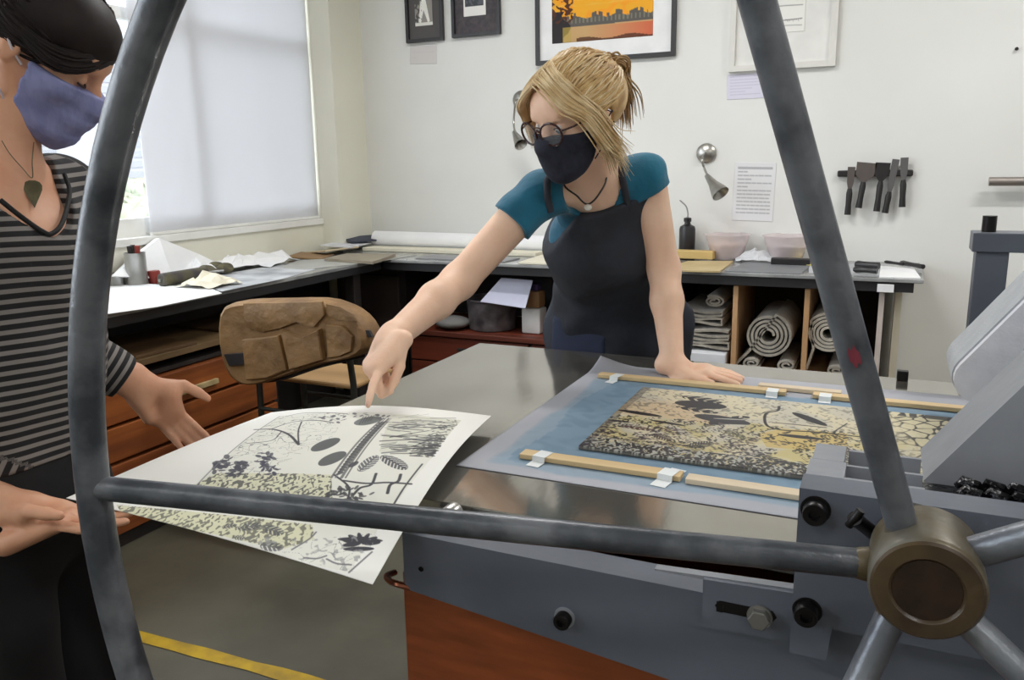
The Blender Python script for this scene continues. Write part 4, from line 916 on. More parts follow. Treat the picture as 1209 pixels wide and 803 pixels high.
for ang, dy in ((62,.03),): 
    c = V(HC[0]+.009+.0487*math.cos(math.radians(ang)), hf+dy, HC[2]+.0487*math.sin(math.radians(ang))); n_ = V(math.cos(math.radians(ang)),0,math.sin(math.radians(ang)))
    MB().tube([c-n_*.004, c+n_*.0006], .0055, 12).build('grub_screw', m_bolt, wheel, True)
MB().cyl((HC[0], hf+.082, HC[2]), (HC[0], Yf, HC[2]), .03, n=32).build('shaft', m_bolt, wheel, True)
# red paint mark on the up spoke
a = math.radians(106.6); e = V(WC[0]+(RR-.012)*math.cos(a), YR+.002, WC[2]+(RR-.012)*math.sin(a)); s0 = HC+(e-HC)*.035
d_ = unit(e-s0); ts = min(np.arange(.1,.9,.005), key=lambda q: abs(CY-FL*(((s0+(e-s0)*q)-CAM)@up)/(((s0+(e-s0)*q)-CAM)@fw)-414)); c = s0+(e-s0)*ts
tc = unit(CAM-c-d_*((CAM-c)@d_)); sd = np.cross(d_, tc); vs = []
for i in range(7):
    for j in range(7):
        an = math.radians(-20+i*6); hl_ = .009*math.sqrt(max(.08, 1-((i-3)/3.4)**2)); vs.append(c+(tc*math.cos(an)+sd*math.sin(an))*.0146+d_*(hl_*(j/3-1)+.003*math.sin(i*2)))
sp_ = [o for o in bpy.data.objects if o.name.startswith('spoke')][1]
MB().add(vs, [(i*7+j, i*7+j+1, i*7+j+8, i*7+j+7) for i in range(6) for j in range(6)]).build('paint_mark', M('red_paint', (128,52,66), .5), sp_, True)
# ------------------------------------------------------------------ mat, block, battens, tape
m_ink2 = MV('paper_pigment', .6); m_blk = MV('carved_block_pigment', .45)
MX0, MX1, MY0, MY1 = -.64, .9, 1.144, 1.91
cv = Canvas(300, 160, (164,166,174)); n1 = vnoise(300,160,16,9,1); n2 = vnoise(300,160,70,40,2); Xw = MX0+(MX1-MX0)*cv.U; Yw = MY1+(MY0-MY1)*cv.Vv
cv.put(np.clip((n1-.4)*2, 0, 1), (176,176,184), .7)
blue = np.clip((Xw+.600+.02*(n1-.5)-.0)*60, 0, 1)*np.clip((1.775-Yw+.01*n2)*80, 0, 1)*np.clip((Yw-1.185+.02*n1)*80, 0, 1)
cv.put(blue, (122,148,168), .95); cv.put(blue*np.clip((n2-.45)*3, 0, 1), (108,134,154), .6); cv.put(blue*((Yw < 1.19+.03*n1) | (Xw < -.58+.03*n1)), (150,164,178), .6)
def matfn(u, v):
    x = MX0+(MX1-MX0)*u; y = MY1+(MY0-MY1)*v; z = BZ+.0015+.022*np.clip(1-np.hypot((x-MX0)/.10, (y-MY1)/.10), 0, 1)**1.5
    return np.stack([x, y, z], 1)
o = painted_sheet('backing_sheet', matfn, cv, m_ink2, None, th=.001); tag(o, 'grey newsprint backing sheet with a pale blue painted border on the press bed', 'paper')
# the block
X0, X1, Y0, Y1, zB = -.473, .175, 1.293, 1.708, BZ+.010
class WC_(Canvas):
    def T(s, p):
        q = onz(p[0], p[1], zB); return V((q[0]-X0)/(X1-X0), (Y1-q[1])/(Y1-Y0))
cb = WC_(660, 420, (206,196,168), asp=(X1-X0)/(Y1-Y0)); w, h = 660, 420
K = (46,44,48)
def nz(cw, ch, s): return vnoise(w, h, cw, ch, s)
f1 = nz(14,9,1); cb.put(np.clip((f1-.4)*3,0,1), (184,180,168), .7); cb.put((cb.Vv > .42)*np.clip((nz(20,12,3)-.3)*2, 0, 1), (190,176,116), .8)
cb.put((cb.Vv > .2)*(cb.Vv < .5)*(cb.U < .32)*np.clip((nz(10,8,4)-.25)*2,0,1), (204,180,146), .9)
cb.poly([(895,512),(925,506),(1000,512),(1000,535),(960,532),(905,528)], (196,170,98), .8)
sp1 = nz(170,84,5); sp2 = nz(110,130,6); r_ = np.random.RandomState(3)
cb.put(soft(sp1,.58)*((cb.Vv > .42+.1*(1-cb.U)-.1*cb.U) & (nz(26,12,8) > .32)), K, .9)
cb.put(soft(sp2,.62)*((cb.Vv > .62) & (nz(18,9,9) > .4)), (70,58,70), .8)
cb.put(soft(nz(140,60,10)+.35*(cb.Vv-.86)/.14,.46)*(cb.Vv > .86+.03*f1), (44,44,50), .95); cb.put(soft(sp1,.66)*(cb.Vv > .86), (190,190,180), .8)
cb.put(soft(nz(110,60,12),.7)*(cb.Vv < .45), (120,116,104), .7)
cb.put((cb.U < .02+.01*f1)*1., (60,56,64), .5)
for a, b_, w_, c_, al, cu in [((797,475),(858,481),.5,K,1,0),((806,468),(852,476),.45,K,1,4),((798,480),(848,488),.3,K,1,4),((820,490),(886,501),.4,(58,56,60),1,0),((832,502),(884,492),.35,(58,56,60),1,4),((842,494),(884,496),.07,(200,196,184),1,0),((848,501),(884,502),.05,(200,196,184),1,0),((730,484),(782,492),.2,K,1,0),((768,496),(810,503),.17,K,1,0),((722,496),(742,498),.25,K,1,0),((734,503),(772,508),.3,(84,56,56),.9,6),((772,512),(792,520),.6,(64,52,56),.9,7),((812,528),(842,522),.55,K,.9,9),((855,508),(880,518),.4,(92,90,70),.8,6),((936,487),(976,503),.26,K,1,0),((918,513),(974,519),.22,K,1,0),((890,536),(936,548),.3,(60,60,62),.9,7),((760,540),(800,548),.35,K,.8,8),((906,486),(925,500),.0,K,1,0)]:
    if w_: cb.leaf(a, b_, w_, c_, al, cu)
for pts, wd_ in (([(920,480),(918,485),(905,488),(903,497),(908,504),(925,508),(960,510),(1000,514),(1030,518)], .014), ([(912,499),(935,501),(975,505)], .010), ([(900,488),(905,486),(925,482)], .006), ([(1000,500),(985,512),(1010,520),(1045,522)], .008)): cb.line(pts, wd_, K)
# veined right end
veins = r_.rand(85, 2); U0 = .70; VX = U0+veins[:,0]*.3; VY = veins[:,1]*.9
d1 = np.full((h, w), 9.); d2 = np.full((h, w), 9.)
for x, y in zip(VX, VY):
    d = np.hypot((cb.U-x)*1.6, (cb.Vv-y)*1.0+.25*(cb.U-x)); m_ = d < d1; d2 = np.where(m_, d1, np.minimum(d2, d)); d1 = np.where(m_, d, d1)
reg = np.clip((cb.U-.72-.1*cb.Vv)*14, 0, 1); cb.put(reg, (214,204,168), .8); cb.put(reg*np.clip((.010-(d2-d1+.010*(nz(60,40,21)-.5)))*200,0,1), K, .95)
cb.put(((cb.Vv < .06) & (cb.U > .7))*(nz(50,10,14) > .4), K, .9)
def blkfn(u, v): return np.stack([X0+(X1-X0)*u, Y1+(Y0-Y1)*v, np.full_like(u, zB)], 1)
o = painted_sheet('carved_printing_block', blkfn, cb, m_blk, None, th=.0075); tag(o, 'large inked printing block carved with leaves and seeds lying on the press bed', 'printing block')
# battens
m_bat = Mwood('pine_batten', (222,196,150), (204,176,130), 0, 10); m_bat2 = Mwood('pale_batten', (222,206,180), (208,190,162), 0, 10); m_tp = M('white_tape', (226,230,230), .6)
zl = BZ+.0026
def batten(label, x0_, x1_, yc, w_, mat, rot=0., grp='battens on the press bed'):
    o = MB().box((x0_, yc-w_/2, zl), (x1_, yc+w_/2, zl+.009), R=rotm('Z', rot), bev=.0012).build('wooden_batten', mat); return tag(o, label, 'batten', grp)
n0, n1_ = onz(611,540,zl+.005), onz(800,570,zl+.005); batten('wooden batten taped along the near side of the block, left one', n0[0], n1_[0], 1.224, .028, m_bat)
n2_ = onz(806,572,zl+.005); batten('paler untaped wooden batten running under the clamp on the near side', n2_[0], n2_[0]+.24, 1.218, .026, m_bat2, -.6)
f0, f1_ = onz(700,448,zl+.005), onz(926,468,zl+.005); batten('long wooden batten taped along the far side of the block, left one', f0[0], f1_[0], 1.785, .026, m_bat)
g0, g1 = onz(893,459,zl+.005), onz(992,471,zl+.005); batten('short pale batten overlapping behind the two taped far battens', g0[0], g1[0], 1.822, .024, m_bat2, -1)
h0, h1 = onz(958,471,zl+.005), onz(1145,488,zl+.005); batten('long wooden batten on the far side reaching towards the felt blankets', h0[0], h1[0], 1.787, .026, m_bat)
def tape(label, px, py, yc, L_, w_=.03, rot=0., zz=None):
    q = onz(px, py, zl+.01); z = zl+.0094; x = q[0]; vs = []; prof = [(-L_/2, zl-.0006),(-L_/2+.006, zl-.0002),(-.0165, zl+.0002),(-.0150, z),(.0150, z),(.0165, zl+.0002),(L_/2, zl-.0004)]
    R = rotm('Z', rot)
    for s_ in (0, .0004):
        for (dy, zz_) in prof:
            for dx in (-w_/2, w_/2): p = R@V(dx, dy, 0); vs.append((x+p[0], yc+p[1], zz_+s_+.0003))
    n = len(prof); k = 2*n; fs = []
    for i in range(n-1): a = 2*i; fs += [(a,a+1,a+3,a+2), (k+a,k+a+2,k+a+3,k+a+1), (a,a+2,k+a+2,k+a), (a+1,k+a+1,k+a+3,a+3)]
    fs += [(0,k,k+1,1), (k-2,k-1,2*k-1,2*k-2)]
    return tag(MB().add(vs, fs).build('masking_tape', m_tp), label, 'tape', 'tape on the battens')
tape('white tape over the left end of the near taped batten', 634, 542, 1.222, .075, .024, -8)
tape('white tape over the right end of the near taped batten', 783, 566, 1.222, .085, .026, -10)
tape('white tape at the left end of the far batten by the curled sheet corner', 716, 453, 1.775, .075, .022, -14)
tape('white tape on the far batten nearest the flat resting hand', 910, 465, 1.775, .055, .024, 0)
tape('white tape on the right-hand far batten beside the spoke', 973, 472, 1.775, .055, .024, 0)
# ================================================================== THE HELD PRINT
PTL, PTR, PBR, PBL = onz(320,487,.862), onz(580,491,.902), onz(440,690,.862), onz(78,588,.885)
def bilin(u, v):
    u = np.asarray(u)[..., None]; v = np.asarray(v)[..., None]
    return (PTL*(1-u)+PTR*u)*(1-v)+(PBL*(1-u)+PBR*u)*v
Hs = homog([(320,487),(580,491),(440,690),(78,588)], [(0,0),(1,0),(1,1),(0,1)])
# bow of the sheet: raised a little in the middle, right edge curls down at the near corner
def printfn(u, v):
    p = bilin(u, v); u = np.asarray(u); v = np.asarray(v)
    z = .026*np.sin(PI*v)*(.35+.65*u)+.020*np.sin(PI*u)*(1-v)**.6*.9+.006*np.sin(PI*u)*v
    z = z-.012*np.clip(v-.93,0,1)/.07*u*0
    p = p.copy(); p[..., 2] += z; 
    # pull the near-left edge inwards: the sheet sags there
    d = np.sin(PI*v)*(1-u)**3; p[..., 0] += .012*d
    return p
class PC(Canvas):
    def T(s, p): q = Hs@V(p[0], p[1], 1); return q[:2]/q[2]
cp_ = PC(560, 560, (238,237,232), asp=1.); w = h = 560; KI = (74,74,78); GI = (120,120,124)
def q5(x, y): return (130+x/2.572, 460+y/2.572)
def N_(cw, ch, s): return vnoise(w, h, cw, ch, s)
img = [q5(505,90), q5(1058,102), q5(990,215), q5(692,545), q5(560,520), q5(-20,375), q5(230,285)]
inside = cp_.poly(img, (228,227,218)).astype(float)
def reg(pts, soft=True):
    P = [cp_.T(p) for p in pts]; ins = np.zeros((h, w), bool); j = len(P)-1
    for i in range(len(P)):
        xi, yi = P[i]; xj, yj = P[j]; ins ^= ((yi > cp_.Vv) != (yj > cp_.Vv)) & (cp_.U < (xj-xi)*(cp_.Vv-yi)/(yj-yi+1e-12)+xi); j = i
    return ins.astype(float)
# speckled bands (yellowish with dark flecks)
b1 = reg([q5(225,290),q5(290,262),(240+130,560) if False else q5(640,268),q5(640,330),q5(560,335),q5(0,300)])
cp_.put(b1*inside, (216,214,178), .7); cp_.put(b1*soft(N_(150,110,1),.58), KI, .85)
b2 = reg([q5(-20,345),q5(560,400),q5(560,440),q5(430,470),q5(200,420),q5(-20,378)])
cp_.put(b2, (214,212,176), .8); cp_.put(b2*soft(N_(160,120,2),.57), (92,92,88), .8)
# upper-left: fine twigs
ul = reg([q5(505,92),q5(700,95),q5(640,180),q5(430,262),q5(260,275)])
cp_.put(ul*(np.abs(N_(40,30,3)-.5) < .018), GI, .8); cp_.put(ul*(np.abs(N_(26,40,4)-.5) < .014), KI, .7)
for pts, wd in (([q5(430,135),q5(480,140),q5(520,160),q5(545,190)], .010), ([q5(470,140),q5(530,120),q5(600,118),q5(650,128)], .007), ([q5(545,188),q5(548,150),q5(560,120)], .006), ([q5(500,150),q5(470,175),q5(400,180)], .005), ([q5(520,95),q5(560,88),q5(620,92),q5(690,100)], .006)): cp_.line(pts, wd, KI)
# flowers, ferns
r_ = np.random.RandomState(5)
def cluster(cx, cy, rx, ry, n, L, seed, c=KI, wf=.4):
    r2 = np.random.RandomState(seed)
    for _ in range(n):
        a = r2.rand()*2*PI; r = math.sqrt(r2.rand()); x, y = cx+rx*r*math.cos(a), cy+ry*r*math.sin(a); b = r2.rand()*2*PI
        cp_.leaf(q5(x, y), q5(x+L*math.cos(b), y+L*.6*math.sin(b)), wf, c, .9)
cluster(335, 245, 50, 22, 46, 22, 1, (78,78,88)); cluster(445, 242, 22, 34, 40, 18, 2, (78,78,92)); cluster(700,320,90,16,36,24,3)
# seeds
cp_.leaf(q5(585,208), q5(665,172), .55, (100,102,102)); cp_.leaf(q5(604,245), q5(686,208), .55, (100,102,102)); cp_.leaf(q5(722,135), q5(782,108), .75, (120,124,122)); 
for k in range(5): cp_.line([q5(728+8*k,132-3*k), q5(738+8*k,108-1*k)], .004, KI, .6)
# leaves
cp_.leaf(q5(735,258), q5(795,215), .42, (104,104,108), .95, 7); cp_.leaf(q5(810,215), q5(905,248), .42, (84,84,90), .95, 8); cp_.leaf(q5(700,248), q5(730,232), .5, (90,90,94))
for pts, wd in (([q5(680,282),q5(760,288),q5(840,284),q5(930,286)], .008), ([q5(885,262),q5(878,280),q5(850,290),q5(842,312)], .010), ([q5(795,262),q5(780,290),q5(740,300),q5(715,318)], .009), ([q5(960,232),q5(905,295),q5(855,362)], .006), ([q5(650,268),q5(700,300),q5(690,340)], .007)): cp_.line(pts, wd, KI)
# drift: diagonal bands
for o_, wd, c in ((0,.008,KI),(14,.006,GI),(34,.010,KI),(48,.006,KI)): cp_.line([q5(640+o_,275), q5(720+o_*.8,190), q5(800+o_*.5,112)], wd, c, .8)
for k in range(22): x = 655+6.2*k; y = 268-6.6*k; cp_.leaf(q5(x, y), q5(x+26, y-8), .5, KI, .9)
cluster(770, 108, 66, 12, 20, 13, 9, (110,110,112))
cluster(650, 112, 40, 14, 12, 12, 10, (100,100,104))
# reeds, right
rd = reg([q5(820,100),q5(1058,102),q5(992,215),q5(800,205)]); cp_.put(rd, (206,206,190), .6)
for k in range(95):
    x = r_.uniform(800, 990); y = r_.uniform(102, 212); L = r_.uniform(30, 120); cp_.line([q5(x,y), q5(min(x+L,1050-(y-102)*.5), y+r_.uniform(-14,4))], r_.uniform(.003,.012)*(1 if y > 130 else .7), KI if r_.rand() < .65 else GI, .8)
cp_.put(rd*soft(N_(110,90,13),.6)*(cp_.U > .86), KI, .7)
# lower right: spiky dark leaf, light scribbles
for k in range(15):
    a = math.radians(150+k*16); L = 62 if k % 2 else 40; cp_.leaf(q5(745,452), q5(745+L*1.3*math.cos(a), 452+L*.5*math.sin(a)), .34, (66,66,72))
cp_.leaf(q5(650,440), q5(835,446), .16, (66,66,72)); cp_.leaf(q5(670,470), q5(800,470), .2, (66,66,72))
for (a, b_) in (((385,405),(450,425)),((360,455),(440,465)),((250,405),(300,400)),((275,432),(315,436)),((300,408),(380,400))): cp_.leaf(q5(*a), q5(*b_), .5, (96,96,100), .9, 5)
lr = reg([q5(300,430),q5(560,440),q5(830,420),q5(700,545),q5(520,510)]); cp_.put(lr*(np.abs(N_(40,36,15)-.5) < .012), GI, .7); cp_.put(lr*soft(N_(90,100,16),.72), (150,150,152), .7)
for pts in ([q5(470,470),q5(540,440),q5(570,420)], [q5(600,500),q5(640,515),q5(700,520)], [q5(690,545),q5(790,480)], [q5(510,495),q5(560,498),q5(600,490)]): cp_.line(pts, .005, GI)
cp_.line([q5(505,92), q5(228,290)], .005, GI, .8)
o = painted_sheet('art_print', printfn, cp_, MV('print_pigment', .75), None, th=.0007); tag(o, 'large white sheet with a black plant and seed print held over the floor and bed', 'art print')

# ================================================================== PEOPLE
def skinmat(name, c, c2):
    return M(name, c, .5, c2=c2, scale=14, detail=5, bump=.06, bscale=160, spec=.35, sss=.12)
def hand_prims(W, F, N, side, curls, thumb, sc=1., spread=1., k=.008):
    """W wrist, F towards the knuckles, N out of the palm, side=+1: thumb lies along F x N"""
    F = unit(F); N = unit(N-F*(N@F)); S = np.cross(F, N)*side; P = []
    kn = [W+(F*a+S*b*spread)*sc for a, b in ((.088,.030),(.092,.010),(.087,-.010),(.078,-.029))]
    P.append(Cap(W-F*.02*sc, W+F*.02*sc, .024*sc, .024*sc, k=.015, wide=S, wf=1.25))
    for q, r in zip(kn, (.0125,.013,.0125,.0115)): P.append(Cap(W+F*.012*sc+(q-W-F*(q-W)@F)*.45, q, .0155*sc, r*sc, k=.012))
    P.append(Chain([W+(F*.015+S*.016+N*.006)*sc, W+(F*.045+S*.034+N*.008)*sc], [.017*sc, .015*sc], k=.014))
    P.append(Cap(W+(F*.02-S*.018+N*.006)*sc, W+(F*.06-S*.026+N*.004)*sc, .015*sc, .013*sc, k=.014))
    L = [(.043,.026,.021),(.047,.030,.022),(.044,.028,.022),(.034,.020,.019)]; R = [(.0092,.0082,.0074,.0058),(.0094,.0084,.0075,.006),(.009,.008,.0072,.0058),(.0082,.0072,.0065,.0052)]
    tips = []
    for i in range(4):
        c = curls[i]; d = unit(F+S*[.10,.02,-.06,-.15][i]*spread); p = kn[i]; pts = [p]; a = 0
        for j in range(3):
            a += math.radians(c[j]); dd = d*math.cos(a)+N*math.sin(a); p = p+dd*L[i][j]*sc; pts.append(p)
        P.append(Chain(pts, [r*sc for r in R[i]], k=.0045, kk=.002)); tips.append(pts)
    t0 = W+(F*.03+S*.030+N*.006)*sc; d1 = unit(F*thumb[0]+S*thumb[1]+N*thumb[2]); d2 = unit(F*thumb[3]+S*thumb[4]+N*thumb[5])
    t1 = t0+d1*.036*sc; t2 = t1+d2*.030*sc; t3 = t2+unit(d2+ (d2-d1)*.2)*.022*sc
    P.append(Chain([t0, t1, t2, t3], [.0135*sc, .0108*sc, .0098*sc, .0072*sc], k=.008, kk=.003)); tips.append([t0,t1,t2,t3])
    return P, tips
def head_frame(yaw_dir, pitch_down, tilt=0.):
    F = unit(V(yaw_dir[0], yaw_dir[1], 0)); U = V(0,0,1); L = np.cross(U, F); a = math.radians(pitch_down)
    F2 = F*math.cos(a)-U*math.sin(a); U2 = U*math.cos(a)+F*math.sin(a); b = math.radians(tilt)
    U3 = U2*math.cos(b)+L*math.sin(b); L3 = L*math.cos(b)-U2*math.sin(b); return np.array([F2, L3, U3])
def head_prims(O, R, sc=1.):
    def G(f, l, u): return O+(R[0]*f+R[1]*l+R[2]*u)*sc
    P = [Ell(G(-.018,0,.034), (.096*sc,.076*sc,.080*sc), R, k=.02), Cap(G(.030,0,.03), G(.046,0,-.055), .062*sc, .045*sc, k=.03),
         Ell(G(.038,0,.045), (.054*sc,.062*sc,.05*sc), R, k=.03)]
    for s_ in (-1, 1):
        P += [Cap(G(0,s_*.056,-.03), G(.055,s_*.028,-.085), .018*sc, .016*sc, k=.03), Ell(G(.056,s_*.042,-.022), (.028*sc,.024*sc,.022*sc), R, k=.02)]
    P += [Ell(G(.074,0,-.085), (.02*sc,.02*sc,.017*sc), R, k=.02), Cap(G(.082,-.03,.03), G(.082,.03,.03), .013*sc, k=.014),
          Ell(G(.092,-.031,.008), (.016*sc,.017*sc,.012*sc), R, k=.01, op='-'), Ell(G(.092,.031,.008), (.016*sc,.017*sc,.012*sc), R, k=.01, op='-'),
          Chain([G(.090,0,.020), G(.104,0,-.010), G(.113,0,-.026)], [.0075*sc,.009*sc,.011*sc], k=.012, kk=.008),
          Ell(G(.101,.010,-.030), (.009*sc,.007*sc,.007*sc), R, k=.007), Ell(G(.101,-.010,-.030), (.009*sc,.007*sc,.007*sc), R, k=.007),
          Cap(G(.092,-.016,-.051), G(.092,.016,-.051), .0065*sc, k=.008), Cap(G(.091,-.013,-.060), G(.091,.013,-.060), .007*sc, k=.008)]
    for s_ in (-1, 1):   # eyelids, ears
        P += [Ell(G(.079,s_*.031,.006), (.0125*sc,.0145*sc,.0115*sc), R, k=.003)]
        e = R.copy(); P += [Ell(G(-.008,s_*.079,.0), (.017*sc,.007*sc,.030*sc), R, k=.006), Ell(G(-.004,s_*.088,.004), (.010*sc,.006*sc,.018*sc), R, k=.004, op='-')]
    return P, G
def strands(name, guides, rad, mat, parent, n=5):
    m = MB()
    for g in guides:
        k = len(g); m.tube(g, [rad*(.55+.45*math.sin(PI*min(1,.15+i/k*.9)))*(1-.75*(i/max(k-1,1))**5) for i in range(k)], n)
    return m.build(name, mat, parent, True)
def surf_hair(O, R, G, sc, hairline, target, N, seed, jitter=.004, lift=.010, ell=(-.022,0,.036), rr=(.106,.087,.091), sag=0.):
    """strands that start at the hairline and run over the skull to the tie"""
    r2 = np.random.RandomState(seed); out = []
    C0 = V(*ell); rr = V(*rr)
    def onto(p):
        d = (p-C0)/rr; l = np.linalg.norm(d); return C0+d/l*rr
    for i in range(N):
        t = r2.rand(); a = hairline(t)+V(r2.normal(0,.005), r2.normal(0,.005), r2.normal(0,.005)); a = onto(a); b = onto(target+V(*r2.normal(0,.010,3))); pts = []
        up_ = r2.uniform(.0,lift)
        for q in np.linspace(0, 1, 9):
            p = a*(1-q)+b*q; p = onto(p); n_ = unit((p-C0)/rr**2); p = p+n_*(up_*math.sin(PI*q)+.001*math.sin(q*9+i)); pts.append(G(*p))
        out.append(pts)
    return out

# ------------------------------------------------------------------ blonde person, leaning over the far edge of the bed
m_skA = skinmat('fair_skin', (240,202,176), (232,190,162)); m_teal = M('teal_jersey', (16,106,134), .85, c2=(8,82,106), scale=5, bump=.9, bscale=12, sheen=.2)
m_apr = M('black_apron_cloth', (46,50,60), .8, c2=(29,30,36), scale=7, bump=.8, bscale=9, detail=8); m_aprn = M('navy_apron_lining', (48,56,82), .85, c2=(40,46,66), scale=6, bump=.2)
m_mask = M('navy_mask_cloth', (34,36,52), .85, c2=(26,28,40), scale=90, bump=.15, bscale=150); m_hairA = M('blonde_hair', (220,188,132), .5, c2=(170,132,82), scale=30, stretch=(1,1,1), detail=5)
m_hairA2 = M('ash_blonde_hair', (226,204,164), .5, c2=(196,164,114), scale=30); m_cord = M('black_cord', (28,20,20), .5); m_glf = M('tortoiseshell', (50,22,20), .25); m_len = Mthin('spectacle_lens', (230,236,240), .05, .01)
A_ = thing('person', 'blonde person in teal shirt, black apron and dark mask leaning over the press and pointing', 'person', (-.69, 2.3, 0))
RS, LS = ony(634,231,1.79), ony(763,209,1.96)
RE, RW = V(-.902,1.655,1.115), ony(460,402,1.375)
LE, LWr = ony(784,318,1.99), onz(794,428,.912)
SH = unit(LS-RS)
pel, bel, che, uch, nek = V(-.685,2.27,.90), V(-.685,2.205,1.02), V(-.665,2.06,1.17), V(-.655,1.965,1.265), V(-.652,1.895,1.325)
hO = ony(680,137,1.755); hR = head_frame((-.47,-1), 23, 4); HP, hG = head_prims(hO, hR, 1.0)
def torsoA(e=0., low=True):
    P = [Cap(pel, bel, .118+e, .106+e, k=.05, wide=SH, wf=1.6), Cap(bel, che, .106+e, .112+e, k=.05, wide=SH, wf=1.28), Cap(che, uch, .110+e, .085+e, k=.05, wide=SH, wf=1.3),
         Cap(RS+SH*.02, LS-SH*.02, .046+e, .046+e, k=.045), Cap(che+V(-.045,-.075,.01), che+V(.065,-.06,.01), .055+e, k=.05)]
    return P
armR = [Cap(RS, RE, .047, .040, k=.025), Cap(RE, RE+(RW-RE)*.35, .041, .040, k=.02), Cap(RE+(RW-RE)*.35, RW, .040, .0265, k=.02)]
armL = [Cap(LS, LE, .047, .038, k=.025), Cap(LE, LE+(LWr-LE)*.35, .039, .038, k=.02), Cap(LE+(LWr-LE)*.35, LWr, .038, .0265, k=.02)]
tip = onz(427,489,.937)
# right hand: index points down to the print, the others fold
Ft = unit(tip-RW); Npalm = unit(V(.22,.5,-.85)-Ft*(V(.22,.5,-.85)@Ft)); kF = unit(tip-(RW+unit(np.cross(Ft, Npalm))*.034))
HRp, tR = hand_prims(RW, kF, Npalm, 1, [(2,8,6),(62,88,50),(70,90,50),(76,90,50)], (.85,.15,.50,.9,-.25,.35), 1.04, .55)
LF = unit(onz(848,439,.9)-LWr+V(0,.0,0)); LF[2] = -.06
HLp, tL = hand_prims(LWr-V(0,0,.008), LF, V(0,0,-1), -1, [(6,2,2),(5,3,3),(4,4,4),(3,5,5)], (.8,.45,.05,.95,.2,.05), .98, 1.0)
neckP = [Cap(nek+V(0,.01,-.01), hG(-.018,0,-.03), .057, .052, k=.04), Cap(hG(-.02,0,-.04), hG(.04,0,-.08), .05, .03, k=.03)]
body = torsoA(-.006)+neckP+HP+armR+armL+HRp+HLp
blob('body', body, m_skA, .0036, A_, smooth=1, lohi=((-1.16,1.17,.80),(-.28,2.44,1.64)))
# finger nail on the pointing finger
pt = tR[0]; d = unit(pt[3]-pt[2]); nl = unit(-Npalm+d*(Npalm@d)); blob('fingernail', [Ell(pt[3]-d*.003+nl*.0035, (.0065,.0045,.0028), np.array([d, np.cross(nl,d), nl]), k=.001)], M('nail', (228,186,168), .3), .0008, A_, smooth=0)
# shirt: torso and short sleeves, neckline scooped
slv = [Cap(RS, RS+(RE-RS)*.36, .052, .057, k=.025), Cap(LS, LS+(LE-LS)*.30, .053, .060, k=.025)]
dR, dL = unit(RE-RS), unit(LE-LS)
nc = ony(697,226,1.82)
def fold(v): return v+.0034*np.sin(v[:, [2,0,1]]*52+np.sin(v[:, [1,2,0]]*31)*2)
sh = torsoA(.007)+slv+[Cut(half(RS+dR*.088, dR)), Cut(half(LS+dL*.052, unit(dL+V(.45,0,0)))), Cut(lambda X,Y,Z: .86-Z+0*X)]+[Ell(nc, (.058,.09,.078), k=.004, op='-'), Cap(nek+V(0,.03,-.02), hG(-.02,0,-.04), .068, .075, k=.004, op='-')]
blob('shirt', sh, m_teal, .0045, A_, smooth=2, noise=fold)
# apron: bib, skirt, pocket, straps
sid = SH; frn = unit(np.cross(SH, V(0,0,1)))   # frn points to the front (-y)
if frn[1] > 0: frn = -frn
ax_up = unit(nek-pel); tfr = unit(np.cross(sid, ax_up)); tfr = tfr if tfr[1] < 0 else -tfr
bibt = ony(696,262,1.84)
skirt = [Cap(pel+V(0,-.01,.0), V(-.69,2.235,.42), .128, .15, k=.05, wide=V(1,.25,0), wf=1.72), Cap(bel, pel, .121, .14, k=.05, wide=V(1,.25,0), wf=1.58), Cap(bel, che, .123, .129, k=.05, wide=SH, wf=1.28), Cap(che, uch, .129, .104, k=.05, wide=SH, wf=1.3), Cap(che+V(-.045,-.075,.01), che+V(.065,-.06,.01), .073, k=.05), Cap(RS+SH*.02, LS-SH*.02, .060, .060, k=.05)]
def latcut(X, Y, Z):
    t = np.clip((Z-1.0)/.28, 0, 1); wdt = .245-.130*t; c = (X-che[0])*sid[0]+(Y-che[1])*sid[1]; return np.abs(c+.012-.02*(1-t))-wdt+0*Z
def backcut(X, Y, Z):
    cx_ = -.69+(nek[0]-pel[0])*(Z-.9)/.42; cy_ = 2.27+(nek[1]-2.27)*(Z-.9)/.42; cy_ = np.where(Z < .9, 2.27, cy_); return (Y-cy_)-.045+0*X
def topcut(X, Y, Z): return (X-bibt[0])*ax_up[0]+(Y-bibt[1])*ax_up[1]+(Z-bibt[2])*ax_up[2]
apr = skirt+[Cut(latcut), Cut(backcut), Cut(topcut), Cut(lambda X,Y,Z: .44-Z+0*X)]
blob('apron', apr, m_apr, .0055, A_, smooth=2, noise=lambda v: v+.0045*np.sin(v[:, [2,0,1]]*34+np.sin(v[:, [1,2,0]]*17)*2.2))
pk = skirt[:2]
pc_ = ony(672,390,2.10)
blob('pocket', pk+[Cut(lambda X,Y,Z: np.abs(X-(pc_[0]+.02)-(Z-.9)*.1)-.085+0*Y), Cut(lambda X,Y,Z: np.abs(Z-.86)-.095+0*X+0*Y), Cut(lambda X,Y,Z: Y-2.16+0*X+0*Z)], m_aprn, .0055, A_, off=.004, smooth=2)
for s_, q0, q1, q2 in ((1, (650,250), (646,226), (653,207)), (-1, (742,247), (736,215), (727,184))):
    tA = torsoA(.010)+slv; back = nek+V(-.03*s_,.07,.01)
    MB().tube(bez([hit(tA, *q) for q in (q0, q1, q2)]+[back], 8), .0085, 10).build('apron_strap', m_apr, A_, True)
